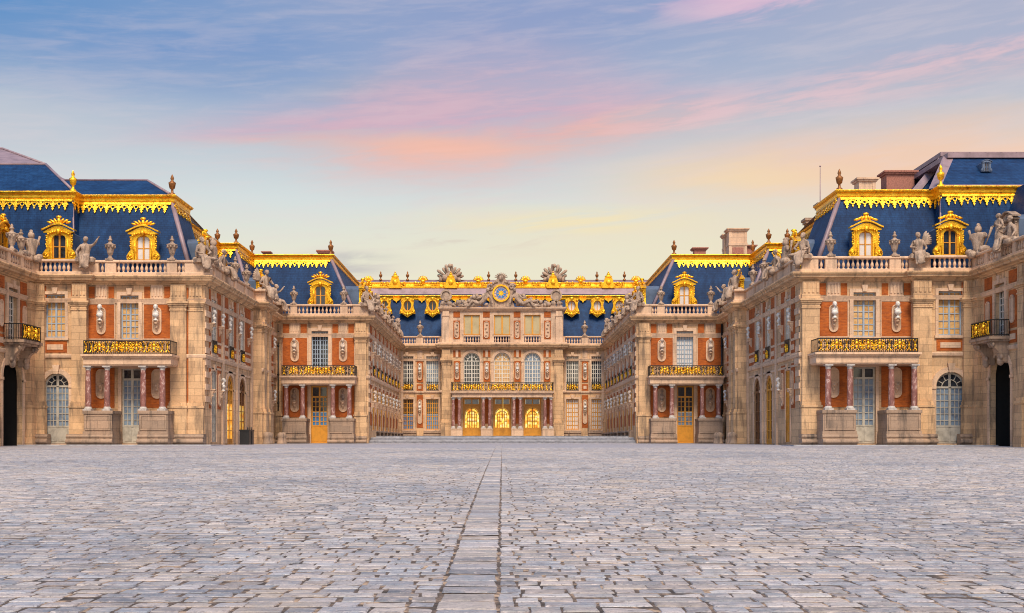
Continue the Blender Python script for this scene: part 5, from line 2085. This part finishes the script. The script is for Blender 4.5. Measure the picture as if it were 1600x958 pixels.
# ------------------------------------------------------------------ far block with the clock
def far_block():
    par = empty('palace_block', 'central far palace block with clock pediment, three glowing arched doors and gilded roof', 'palace')
    f = front(1, YF)
    fa = front(1, YF - 1.5)
    Xf = lambda p: PX(p, YF)
    Xa = lambda p: PX(p, YF - 1.5)
    st, tr, br = MB(), MB(), Panels()
    z0 = .4
    # side bays
    for S in (1, -1):
        ff = front(S, YF)
        ws = [(Xf(626), Xf(646)), (Xf(666), Xf(685.3))]
        holes = []
        for a, b in ws:
            holes += [(a, b, 6.0, 9.95), (a, b, 1.55, 5.05)]
        wall(st, ff, XM, -XA + .2, z0, 10.62, holes)
        for i, (a, b) in enumerate(ws):
            window(par, ff, a, b, 6.0, 9.93, 6, 8, 'wood_white', 'pane_dark' if not (S == 1 and i == 1) else 'pane_pale', bar=.07)
            window(par, ff, a, b, 1.55, 5.03, 6, 7, 'wood_ochre', 'pane_dark' if S == 1 else 'pane_white', pm2='pane_blue' if S == 1 else None, zs2=3.3, bar=.06)
            surround(tr, ff, a, b, 6.0, 9.95, .22, .1)
            surround(tr, ff, a, b, 1.55, 5.05, .22, .1)
            rl = MB()
            m = (a + b) / 2
            for k in range(12):
                u = a + (b - a) * k / 11
                box(rl, ff, u - .018, u + .018, .05, .09, 6.0, 6.98)
            box(rl, ff, a - .04, b + .04, .04, .10, 6.94, 7.02)
            box(rl, ff, a - .04, b + .04, .04, .10, 6.02, 6.08)
            ro = rl.build('window_railing', 'iron', par)
            gl = MB()
            gilt_cartouche(gl, ff, m, .12, 6.02, 1.0)
            for s_ in (-1, 1):
                ball(gl, ff(m + s_ * .55, .1, 6.2), .07, 6)
                ball(gl, ff(m + s_ * .55, .1, 6.7), .06, 6)
                curl(gl, ff, m + s_ * .55, .1, 6.45, .13, .04, 0, 1.2, s_)
            gl.build('gilding', 'gold', ro)
        m = Xf(656)
        box(br, ff, m - .36, m + .36, -.1, .035, 6.95, 9.4)
        box(br, ff, m - .36, m + .36, -.1, .035, 6.0, 6.75)
        box(br, ff, m - .36, m + .36, -.1, .035, 1.75, 5.5)
        box(tr, ff, m - .18, m + .18, -.02, .08, 6.2, 6.55)
        fluted(tr, ff, m - .3, m + .3)
        niche(tr, ff, m, 7.2, 9.2, .25)
        niche(tr, ff, m, 2.2, 5.0, .25)
        console(tr, ff, m, 8.15, .1, .75)
        console(tr, ff, m, 3.8, .1, .75)
        side_ = 'left' if S == 1 else 'right'
        bust(f'bust between the two upper windows of the far block, {side_} of its portico', ff, m, 8.15, .33, 1.0)
        bust(f'bust between the two lower windows of the far block, {side_} of its portico', ff, m, 3.8, .33, 1.0)
        box(tr, ff, XM + .1, XM + .45, -.02, .12, z0, 10.5)
        bench_part(par, ff, XM + .1, Xf(651), .3, .4, .72)
        bench_part(par, ff, Xf(662), Xf(692), .3, .4, .72)
        pilaster(par, front(S, YF - 1.5), Xa(690.5), Xa(704), zb=.5, pr=.25, pedh=2.4)
        u_ = PX(656.5, YF)
        urn(f'stone urn on the far block rail {side_} of the clock storey', (S * u_, YF - .1, 12.23), 1.1)
    # centre bays
    cw = [Xa(737.2), Xa(784.6), Xa(832)]
    r = .93
    holes = [(c - r, c + r, 6.0, 10.25, True) for c in cw] + [(c - 1.0, c + 1.0, .7, 5.1) for c in cw]
    wall(st, fa, -XA, XA, z0, 10.62, holes)
    box(st, front(1, YF), -XA + .02, -XA + .5, -.5, 1.0, z0, 10.62)
    box(st, front(1, YF), XA - .5, XA - .02, -.5, 1.0, z0, 10.62)
    for i, c in enumerate(cw):
        window(par, fa, c - r, c + r, 6.0, 10.23, 6, 7, 'wood_white', 'pane_amber' if i == 1 else ('pane_pale' if i == 2 else 'pane_dark'), arch=True, bar=.06)
        surround(tr, fa, c - r, c + r, 6.0, 10.25, .3, .1, arch=True, key=False)
    for p in (714, 760.5, 808.5, 855):
        u = Xa(p)
        box(br, fa, u - .36, u + .36, -.1, .035, 6.95, 9.3)
        niche(tr, fa, u, 7.2, 9.15, .25)
        console(tr, fa, u, 8.1, .1, .75)
        bust('bust between the arched windows above the glowing doors, ' + {714: 'far left', 760.5: 'second from left', 808.5: 'third from left', 855: 'far right'}[p] + ' of four', fa, u, 8.1, .33, 1.0)
        box(br, fa, u - .42, u - .16, -.1, .035, 9.74, 10.5)
        box(br, fa, u + .16, u + .42, -.1, .035, 9.74, 10.5)
        box(tr, fa, u - .14, u + .14, -.02, .09, 9.70, 10.55)
        box(br, fa, u - .3, u + .3, -.1, .035, 2.2, 5.0)
    # glowing doors: wooden leaves, fanlight, arched glazed inner door and the lit hall behind
    for i, c in enumerate(cw):
        d = MB()
        t0, t1 = -.3, -.2
        box(d, fa, c - 1.0, c - .80, t0, t1, .7, 5.1)
        box(d, fa, c + .80, c + 1.0, t0, t1, .7, 5.1)
        box(d, fa, c - .8, c + .8, t0, t1, .7, 1.75)
        for a, b in ((c - .74, c - .06), (c + .06, c + .74)):
            box(d, fa, a, b, t0, t1 + .03, .85, 1.6)
        box(d, fa, c - .8, c + .8, t0, t1, 4.95, 5.1)
        box(d, fa, c - .8, c + .8, t0, t1, 4.28, 4.42)
        box(d, fa, c - .06, c + .06, t0, t1 + .02, 1.75, 4.95)
        # arched spandrels
        zs = 3.2
        rr = .8
        for s_ in (-1, 1):
            a0, a1 = (pi, pi / 2) if s_ < 0 else (0, pi / 2)
            prism(d, fa, [(c + s_ * rr, zs)] + arc(c, zs, rr, a0, a1, 8)[1:] + [(c, 4.3), (c + s_ * rr, 4.3)], t0, t1)
        ring(d, fa, arc(c, zs, .78, 0, pi, 14), arc(c, zs, .70, 0, pi, 14), t0 - .05, t1 + .02, False)
        do = d.build('door', 'wood_ochre', par)
        g2 = MB()
        ring(g2, fa, arc(c, 3.1, .58, 0, pi, 14), arc(c, 3.1, .50, 0, pi, 14), t0 - .35, t0 - .3, False)
        for u in (-.54, -.27, .27, .54):
            box(g2, fa, c + u - .035, c + u + .035, t0 - .35, t0 - .3, 1.75, 3.1 + (.5 if abs(u) < .3 else 0))
        box(g2, fa, c - .06, c + .06, t0 - .36, t0 - .29, 1.75, 3.6)
        for z in (2.05, 2.5, 2.9, 3.25):
            box(g2, fa, c - .54, c + .54, t0 - .345, t0 - .305, z - (.06 if z == 2.5 else .02), z + (.06 if z == 2.5 else .02))
        g2.build('inner_door', 'wood_ochre', do)
        pn = MB()
        box(pn, fa, c - .78, c + .78, t0 + .03, t0 + .05, 4.42, 4.95)
        pn.build('fanlight_pane', 'pane_pale', do)
        lit = MB()
        box(lit, fa, c - .8, c + .8, t0 - .6, t0 - .55, 1.0, 4.3)
        lo = lit.build('lit_hall', 'lit_room', do)
    surround(tr, fa, -99.0, -98.0, 1, 2) if False else None
    # portico
    yc = 1.9
    mb = MB()
    sl = (PX(703.5, YF - 3.9), PX(866, YF - 3.9))
    box(mb, fa, sl[0] + .2, sl[1] - .2, -.02, yc + .3, 5.12, 5.50)
    box(mb, fa, sl[0] + .12, sl[1] - .12, -.02, yc + .4, 5.50, 5.60)
    box(mb, fa, sl[0], sl[1], -.02, yc + .52, 5.60, 5.74)
    bo = mb.build('balcony', 'stone_light', par)
    rl = (PX(705.5, YF - 3.6), PX(864.5, YF - 3.6))
    mt = [PX(p, YF - 3.6) for p in (726, 737, 747.5, 773.5, 784.5, 795.5, 821.5, 832.5, 843)]
    fl = [PX(p, YF - 3.6) for p in (709, 714.5, 755.5, 763.5, 803, 811, 854, 861)]
    railing(bo, fa, rl[0], rl[1], yc + .3, 5.74, 6.8, mt, fl, .9)
    Yc = YF - 1.5 - yc
    for a, b in ((705.7, 710.6), (715, 720.5), (752.8, 757.8), (762.8, 767.8), (800.5, 805.5), (810.5, 815.5), (849, 854), (858.5, 863.5)):
        column(par, fa, PX((a + b) / 2, Yc), yc, 1.62, 5.12, .18)
    for a, b in ((704.5, 722), (751.5, 769.5), (799.3, 817), (847.5, 865)):
        p = MB()
        box(p, fa, PX(a, Yc), PX(b, Yc), yc - .35, yc + .35, .55, 1.5)
        box(p, fa, PX(a, Yc) - .04, PX(b, Yc) + .04, yc - .4, yc + .4, 1.5, 1.62)
        box(p, fa, PX(a, Yc) - .04, PX(b, Yc) + .04, yc - .4, yc + .4, .55, .75)
        p.build('pedestal', 'stone_light', par)
    ln = MB()
    lathe(ln, fa(cw[1] + .1, .8, 2.25), [(.02, 0), (.13, .05), (.16, .28), (.10, .38), (.02, .44)], 8)
    tube(ln, [fa(cw[1] + .1, .8, 2.66), fa(cw[1] + .1, .8, 5.2)], .02, 5)
    lo_ = tag(ln.build('hanging_lantern', 'lit_room'), 'lit glass lantern hanging in front of the middle glowing door', 'lantern')
    # mouldings
    path = [(XM, YM), (XM, YF), (-XA, YF), (-XA, YF - 1.5), (XA, YF - 1.5), (XA, YF), (-XM, YF), (-XM, YM)]
    sweep(tr, 1, path, STRING, 1, 6)
    for a, b in ((1, 3), (4, 6)):
        sweep(tr, 1, path, ARCHI, a, b)
    c = MB()
    sweep(c, 1, path, CORN, 1, 6)
    c.build('cornice', 'stone', par)
    bl = MB()
    sweep(bl, 1, path, PLIN, 1, 6)
    sweep(bl, 1, path, RAIL, 1, 2)
    sweep(bl, 1, path, RAIL, 5, 6)
    for S in (1, -1):
        ff = front(S, YF)
        for a, b in ((620, 626), (650.5, 661.5), (687, 692)):
            box(bl, ff, Xf(a), Xf(b), -.08, .26, 11.4, 12.06)
    bo = bl.build('balustrade', 'stone_light', par)
    for S in (1, -1):
        ff = front(S, YF)
        for a, b in ((626, 650.5), (661.5, 687)):
            a, b = Xf(a), Xf(b)
            for i in range(6):
                put(BALUSTER, 'baluster', ff(a + (b - a) * (i + .5) / 6, .09, 11.4), 0, 1, bo)
    # attic storey
    at = MB()
    wa = [Xa(737), Xa(784.6), Xa(832)]
    fw = front(1, YF - 1.3)
    wall(at, fw, -XA, XA, 11.38, 15.0, [(c_ - .92, c_ + .92, 11.4, 14.55) for c_ in wa], .5)
    box(at, front(1, YF), -XA, -XA + .3, -2, .8, 11.38, 15.0)
    box(at, front(1, YF), XA - .3, XA, -2, .8, 11.38, 15.0)
    ao = at.build('attic_storey', 'stone_light', par)
    for c_ in wa:
        window(ao, fw, c_ - .92, c_ + .92, 12.3, 14.53, 2, 1, 'wood_ochre', 'blind_tan', d=-.18, mull=.18, edge=.10)
        surround(tr, fw, c_ - .92, c_ + .92, 12.3, 14.55, .18, .06, key=False, sill=False)
        b_ = MB()
        box(b_, fw, c_ - .92, c_ + .92, -.2, .1, 12.10, 12.25)
        box(b_, fw, c_ - .92, c_ + .92, -.2, .1, 11.36, 11.42)
        bb = b_.build('attic_balustrade', 'stone_light', ao)
        for k in range(6):
            put(BALUSTER, 'baluster', fw(c_ - .92 + 1.84 * (k + .5) / 6, -.04, 11.43), 0, 1, bb)
    for p in (713.5, 760, 808, 855.5):
        u = Xa(p)
        box(br, fw, u - .38, u + .38, -.1, .035, 11.8, 13.9)
        box(br, fw, u - .38, u + .38, -.1, .035, 14.25, 14.9)
        niche(tr, fw, u, 11.9, 13.8, .27)
        for k in range(4):
            ball(tr, fw(u + (.06 if k % 2 else -.06), .12, 12.25 + k * .4), (.12, .06, .14), 6)
    for S in (1, -1):
        pilaster_u = (Xa(691.5), Xa(701.5))
        b_ = MB()
        fq = front(S, YF - 1.3)
        box(b_, fq, pilaster_u[0], pilaster_u[1], -.02, .22, 11.4, 14.95)
        box(b_, fq, pilaster_u[0] - .06, pilaster_u[1] + .06, -.02, .28, 14.35, 14.5)
        box(b_, fq, pilaster_u[0] - .05, pilaster_u[1] + .05, -.02, .28, 11.4, 11.75)
        b_.build('attic_pilaster', 'stone_light', ao)
    apath = [(-XA, YF + 1), (-XA, YF - 1.3), (XA, YF - 1.3), (XA, YF + 1)]
    ac_ = MB()
    sweep(ac_, 1, apath, [(-.3, 14.95), (.1, 14.95), (.14, 15.08), (.34, 15.14), (.42, 15.32), (.42, 15.40), (-.3, 15.42)], 0, 3)
    ac_.build('attic_cornice', 'stone_light', ao)
    tr.build('stone_trim', 'stone_light', par)
    st.build('wall', 'stone', par)
    br.build('brick_panel', 'brick', par)
    # clock pediment
    fc = front(1, YF - 1.1)
    pe = MB()
    cz = PZ(458, YF - 1.4)
    cx = PX(783, YF - 1.4)
    pts = [(-1.55, 15.4), (-1.3, 16.1), (-1.45, 17.0), (-1.6, 17.75), (-1.2, 17.9), (-.9, 18.35), (-.55, 18.55), (-.35, 18.9), (0, 19.05), (.35, 18.9), (.55, 18.55), (.9, 18.35), (1.2, 17.9), (1.6, 17.75), (1.45, 17.0), (1.3, 16.1), (1.55, 15.4)]
    prism(pe, fc, [(cx + a, b) for a, b in pts], -.35, .1)
    for k in range(9):
        a = pi * (k + .5) / 9
        tube(pe, [fc(cx + .3 * cos(a), .1, 18.75 + .3 * sin(a)), fc(cx + .75 * cos(a), .1, 18.75 + .62 * sin(a))], .09, 5, taper=[1, .6])
    ball(pe, fc(cx, .15, 18.72), (.28, .22, .34), 10)
    for s_ in (-1, 1):
        curl(pe, fc, cx + s_ * 1.25, .12, 17.75, .38, .12, 0, 1.3, s_)
        for k in range(5):
            ball(pe, fc(cx + s_ * (.5 + .2 * k), .12, 18.3 - .12 * k * k * .35), (.17, .14, .15), 8)
        # trailing trophies of arms down both sides
        rr = random.Random(3 + s_)
        for k in range(26):
            t = k / 25
            h = 1.35 * (1 - t) ** .9 + .32
            u = cx + s_ * (1.7 + 3.7 * t)
            rot = Matrix.Rotation(rr.uniform(-1, 1), 3, 'Y')
            ball(pe, fc(u, .1 + rr.uniform(-.1, .3), 15.42 + rr.uniform(.15, h)), (rr.uniform(.18, .42), rr.uniform(.14, .26), rr.uniform(.14, .34)), 8, rot)
        for k in range(7):
            u = cx + s_ * (2.6 + k * .42)
            a = rr.uniform(.3, 1.1)
            tube(pe, [fc(u, .2, 15.5), fc(u + s_ * .5 * cos(a), .24, 15.5 + .9 * sin(a) * (1 - k * .08)), fc(u + s_ * .75 * cos(a), .2, 15.5 + 1.2 * sin(a) * (1 - k * .09))], .1, 6, taper=[1, 1.2, .6])
        # end medallions
        u = cx + s_ * 6.25
        lathe_pts = arc(u, 16.75, .62, 0, 2 * pi, 16)[:-1]
        prism(pe, fc, [(a, b) for a, b in lathe_pts], -.2, .2)
        ring(pe, fc, arc(u, 16.75, .66, 0, 2 * pi, 20)[:-1], arc(u, 16.75, .48, 0, 2 * pi, 20)[:-1], .1, .32)
        for q_ in (-1, 1):
            ball(pe, fc(u + q_ * .32, .15, 15.85), (.34, .25, .32), 8)
            curl(pe, fc, u + q_ * .4, .2, 15.75, .3, .08, 0, 1.2, q_)
        box(pe, fc, u - .7, u + .7, -.2, .3, 15.4, 15.6)
    pe.build('clock_pediment', 'statue_stone', par)
    ck = MB()
    prism(ck, fc, arc(cx, cz, .80, 0, 2 * pi, 28)[:-1], .08, .16)
    co = ck.build('clock_face', 'gold', par)
    k2 = MB()
    ring(k2, fc, arc(cx, cz, .99, 0, 2 * pi, 32)[:-1], arc(cx, cz, .80, 0, 2 * pi, 32)[:-1], .05, .30)
    k2.build('clock_rim', 'gold', co)
    k3 = MB()
    ring(k3, fc, arc(cx, cz, .58, 0, 2 * pi, 28)[:-1], arc(cx, cz, .26, 0, 2 * pi, 28)[:-1], .15, .18)
    k3.build('blue_ring', 'clock_blue', co)
    k5 = MB()
    ring(k5, fc, arc(cx, cz, .79, 0, 2 * pi, 28)[:-1], arc(cx, cz, .60, 0, 2 * pi, 28)[:-1], .15, .17)
    k5.build('chapter_ring', 'stone_light', co)
    k4 = MB()
    for k in range(12):
        a = 2 * pi * k / 12
        c_, s_ = cos(a), sin(a)
        prism(k4, fc, [(cx + .62 * c_ - .035 * s_, cz + .62 * s_ + .035 * c_), (cx + .62 * c_ + .035 * s_, cz + .62 * s_ - .035 * c_),
                       (cx + .77 * c_ + .035 * s_, cz + .77 * s_ - .035 * c_), (cx + .77 * c_ - .035 * s_, cz + .77 * s_ + .035 * c_)], .16, .19)
    k4.build('hour_marks', 'clock_blue', co)
    k6 = MB()
    for k in range(8):
        a = 2 * pi * k / 8
        c_, s_ = cos(a), sin(a)
        prism(k6, fc, [(cx + .2 * c_ - .05 * s_, cz + .2 * s_ + .05 * c_), (cx + .2 * c_ + .05 * s_, cz + .2 * s_ - .05 * c_), (cx + .62 * c_, cz + .62 * s_)], .17, .2)
    k6.build('sun_rays', 'gold', co)
    statue('recline', 'reclining stone figure left of the blue and gold clock', (cx - 2.35, YF - 1.55, 15.42), 0, 1.5, False, 'reclining figures beside the clock', False)
    statue('recline', 'reclining stone figure right of the blue and gold clock', (cx + 2.35, YF - 1.55, 15.42), 0, 1.5, True, 'reclining figures beside the clock', False)
    # ---------- roof
    r = MB()
    r.add([(-17, 133.4, 11.2), (17, 133.4, 11.2), (17, 136.3, 17.3), (-17, 136.3, 17.3)], [(0, 1, 2, 3)])
    ro = r.build('roof', 'slate', par)
    ld = MB()
    ld.add([(-17, 136.2, 17.6), (17, 136.2, 17.6), (17, 136.9, 18.5), (-17, 136.9, 18.5)], [(0, 1, 2, 3)])
    ld.add([(-18, 137.6, 18.3), (18, 137.6, 18.3), (18, 140, 19.75), (-18, 140, 19.75)], [(0, 1, 2, 3)])
    ld.add([(-18, 140, 19.75), (18, 140, 19.75), (18, 160, 19.75), (-18, 160, 19.75)], [(0, 1, 2, 3)])
    tube(ld, [(-18, 140, 19.75), (18, 140, 19.75)], .09, 6)
    ld.build('lead_flashing', 'lead', par)
    cr = MB()
    kpath = [(-17, 136.2), (17, 136.2)]
    sweep(cr, 1, kpath, [(d_, 17.35 + h_ * .95) for d_, h_ in CREST])
    fz = front(1, 136.0)
    # running lambrequin under the cornice
    ovals = [(p_ - 785) / 13.35 for p_ in (601, 637, 676, 893, 933, 967)]
    for k in range(34):
        u = -16.5 + k
        if min(abs(u - o_) for o_ in ovals) < .95:
            continue
        prism(cr, fz, [(u - .40, 16.98), (u + .40, 16.98), (u + .34, 16.84), (u + .12, 16.74), (u, 16.52), (u - .12, 16.74), (u - .34, 16.84)], -.1, .25)
    cr.build('gilded_cornice', 'gold', par)
    c2 = MB()
    sweep(c2, 1, [(-17.5, 137.0), (17.5, 137.0)], [(-.2, 18.35), (.2, 18.35), (.3, 18.45), (.3, 18.6), (.08, 18.66), (.04, 18.96), (.12, 19.02), (.12, 19.10), (-.2, 19.12)])
    fk = front(1, 136.85)
    s_ = 13.15
    for p, kind in [(576, 's'), (617.6, 'c'), (661, 's'), (704.5, 'c'), (747.5, 's'), (821, 's'), (864, 'c'), (907, 's'), (950.5, 'c'), (993.5, 's')]:
        u = (p - 785) / s_
        if kind == 'c':
            prism(c2, fk, [(u - .75, 18.4), (u + .75, 18.4), (u + .55, 19.2), (u + .42, 19.62), (u - .42, 19.62), (u - .55, 19.2)], -.2, .3)
            ball(c2, fk(u, .3, 19.05), (.32, .15, .36), 8)
            ball(c2, fk(u, .1, 19.75), (.46, .25, .18), 10)
            ball(c2, fk(u, .1, 20.0), (.22, .18, .22), 8)
            ball(c2, fk(u, .1, 20.28), .10, 6)
            for q_ in (-1, 1):
                curl(c2, fk, u + q_ * .72, .2, 18.8, .26, .08, 0, 1.2, q_)
        else:
            for k in range(7):
                a = pi * (k + .5) / 7
                tube(c2, [fk(u, .1, 19.25), fk(u + .62 * cos(a), .1, 19.3 + .55 * sin(a))], .10, 5, taper=[.6, 1.])
            ball(c2, fk(u, .15, 19.2), (.3, .18, .2), 8)
    for k in range(17):
        u = -16 + 2 * k
        curl(c2, fk, u - .35, .16, 18.92, .2, .06, 0, 1.3, 1)
        curl(c2, fk, u + .35, .16, 18.92, .2, .06, pi, 1.3, -1)
        ball(c2, fk(u, .18, 18.95), (.14, .1, .17), 6)
    c2.build('gilded_parapet', 'gold', par)
    for p in (594.5, 636.5, 763.5, 806, 933, 976):
        fi = MB()
        finial(fi, ((p - 785) / 12.9, 139.8, 19.75), 1.1, .2)
        fi.build('finial', 'gold_dull', ro)
    # oeil-de-boeuf dormers
    for p in (601, 637, 676, 893, 933, 967):
        u = (p - 785) / 13.35
        fo = front(1, 134.6)
        zc = PZ(478, 134.6)
        g = MB()
        oc = []
        for k in range(24):
            a = 2 * pi * k / 24
            oc.append((u + .46 * cos(a), zc + .62 * sin(a)))
        q84 = .84
        out = [(.82, .0), (.85, .35), (.95, .62), (.80, .82), (.62, .98), (.42, 1.10), (0, 1.22), (-.42, 1.10), (-.62, .98), (-.80, .82), (-.95, .62), (-.85, .35), (-.82, 0),
               (-.90, -.35), (-1.06, -.72), (-1.10, -1.10), (-.72, -1.12), (-.38, -1.34), (0, -1.62), (.38, -1.34), (.72, -1.12), (1.10, -1.10), (1.06, -.72), (.90, -.35)]
        out = [(a_ * q84, b_ * q84) for a_, b_ in out]
        ring(g, fo, [(u + a, zc + b) for a, b in out], oc, -.4, .15)
        ring(g, fo, [(u + .58 * cos(2 * pi * k / 24), zc + .76 * sin(2 * pi * k / 24)) for k in range(24)], oc, .1, .26)
        for q_ in (-1, 1):
            curl(g, fo, u + q_ * .70, .18, zc - .72, .17, .07, 0, 1.4, q_)
            curl(g, fo, u + q_ * .62, .18, zc + .62, .15, .06, 0, 1.4, q_)
            for k in range(4):
                ball(g, fo(u + q_ * (.2 + .17 * k), .2, zc - 1.0 + .07 * k), (.12, .1, .1), 6)
        ball(g, fo(u, .2, zc + .84), (.3, .16, .16), 8)
        ball(g, fo(u, .2, zc - 1.02), (.18, .12, .26), 8)
        dm = g.build('oval_dormer', 'gold', par)
        wn = MB()
        box(wn, fo, u - .04, u + .04, -.1, -.02, zc - .6, zc + .6)
        ring(wn, fo, oc, [(u + .38 * cos(2 * pi * k / 24), zc + .54 * sin(2 * pi * k / 24)) for k in range(24)], -.1, -.03)
        wn.build('window_frame', 'wood_ochre', dm)
        pn = MB()
        prism(pn, fo, oc, -.16, -.12)
        pn.build('pane', 'pane_dark' if p < 785 else 'pane_white', dm)
        bk = MB()
        prism(bk, fo, [(u + a * .75, zc + b * .75) for a, b in out], -2.0, -.42)
        bk.build('dormer_roof', 'slate', dm)
    # roof trophies
    statue('fan', 'tall stone trophy of banners on the far ridge left of the clock', ((703 - 785) / 12.9, 139.4, 19.6), 0, 1.05, False, 'trophies on the far ridge', False, 'ridge_trophy')
    statue('fan', 'tall stone trophy of banners on the far ridge right of the clock', ((866 - 785) / 12.9, 139.4, 19.6), 0, 1.05, True, 'trophies on the far ridge', False, 'ridge_trophy')
    return par


far_block()


# ------------------------------------------------------------------ chimneys and poles on the roofs
def chimney(label, x, y, w, d, z0, z1, kind='stone', top=.25):
    f = front(1, y)
    mb = MB()
    box(mb, f, x - w / 2, x + w / 2, -d, 0, z0, z1 - top)
    m = {'stone': 'stone_grey', 'light': 'stone_light'}.get(kind, 'brick_pink')
    o = mb.build('chimney_stack', m)
    tag(o, label, 'chimney', 'chimneys on the roofs')
    c = MB()
    box(c, f, x - w / 2 - .14, x + w / 2 + .14, -d - .14, .14, z1 - top, z1 - top * .5)
    box(c, f, x - w / 2 - .24, x + w / 2 + .24, -d - .24, .24, z1 - top * .5, z1)
    if kind != 'brick':
        box(c, f, x - w / 2 - .08, x + w / 2 + .08, -d - .08, .08, z0 + (z1 - z0) * .62, z0 + (z1 - z0) * .68)
        for s in (-1, 1):
            box(c, f, x + s * (w / 2 - .09) - .12, x + s * (w / 2 - .09) + .12, -d - .03, .04, z0, z1 - top)
    c.build('chimney_cap', m, o)
    if kind != 'brick':
        p = MB()
        box(p, f, x - w / 2 + .3, x + w / 2 - .3, -.1, .05, z0 + .3, z0 + (z1 - z0) * .58)
        p.build('brick_panel', 'brick_pink', o)


def at_px(p, Y): return (p - 785) * Y / 1800


chimney('tall stone chimney with a brick panel behind the right-hand middle roof', at_px(1153, 112), 112, 1.7, 1.3, 16.5, PZ(357, 112), 'light')
chimney('narrow chimney close beside the tall one on the right-hand middle roof', at_px(1137.5, 113.5), 113.5, .7, .9, 16.5, PZ(366, 113.5), 'light', .3)
chimney('low flat brick chimney on the right-hand middle roof, nearer the clock', at_px(1094, 112), 112, 1.1, 1.0, 16.5, PZ(387, 112), 'brick', .2)
chimney('low chimney behind the tall one on the right-hand middle roof', at_px(1172, 113), 113, .9, .9, 16.5, PZ(383, 113), 'brick', .2)
chimney('square stone chimney with a dark vent above the right-hand near crest', at_px(1355, 86), 86, 1.2, 1.1, 16.8, PZ(278, 86), 'light')
chimney('broad pinkish brick chimney beside the high right-hand slate roof', at_px(1407, 87), 87, 2.1, 1.3, 16.8, PZ(267, 87), 'brick')
chimney('small chimney by the flagpole on the right-hand near roof, higher one', at_px(1290, 89), 89, .9, .8, 16.2, PZ(317, 89), top=.4)
chimney('small chimney by the flagpole on the right-hand near roof, lower one', at_px(1270, 92.5), 92.5, .9, .8, 15.2, PZ(341, 92.5), top=.4)
chimney('dark chimney top behind the golden crest of the left-hand middle roof corner', at_px(507, 112), 112, 1.1, 1., 16.8, PZ(391, 112), 'brick', .3)
chimney('small reddish chimney on the left-hand middle roof beyond the crest', at_px(416, 115), 115, .5, .6, 16.8, PZ(393, 115), 'brick', .2)
pm = MB()
xp = at_px(1281.5, 90)
tube(pm, [(xp, 90, 15.5), (xp, 90, PZ(262, 90))], .045, 6, taper=[1.3, .6])
ball(pm, (xp, 90, PZ(260, 90)), .08, 6)
tag(pm.build('flagpole', 'lead'), 'thin bare flagpole above the right-hand near roof', 'flagpole')

# bins and notice frames by the left-hand arches
for k, (y, d_) in enumerate(((83.6, 1.25), (84.5, 1.25))):
    f = side(1, XL)
    b = MB()
    z = ground_z(y)
    box(b, f, y - .34, y + .34, d_ - .34, d_ + .34, z, z + 1.0)
    box(b, f, y - .38, y + .38, d_ - .38, d_ + .38, z + 1.0, z + 1.09)
    o = tag(b.build('litter_bin', 'black_plastic'), f'square black litter bin before the left-hand arches, {("nearer", "farther")[k]} of two', 'bin', 'black bins')
    r_ = MB()
    for s in (-1, 1):
        tube(r_, [f(y + s * .25, d_ + .2, z + 1.09), f(y + s * .25, d_ + .2, z + 1.3)], .03, 6)
    r_.build('handle', 'black_plastic', o)


# ------------------------------------------------------------------ seat every building's origin at its own foot
def settle():
    bpy.context.view_layer.update()
    for o in [o for o in SC.objects if o.type == 'EMPTY' and o.parent is None]:
        kids = [c for c in o.children if c.type == 'MESH']
        wl = [c for c in kids if c.name.split('.')[0] == 'wall']
        if not wl:
            continue
        co = np.array([v.co[:] for v in wl[0].data.vertices])
        L = Vector((float(co[:, 0].mean()), float(co[:, 1].mean()), 0.0))
        o.location = L
        for c in o.children:
            c.location = c.location - L


settle()
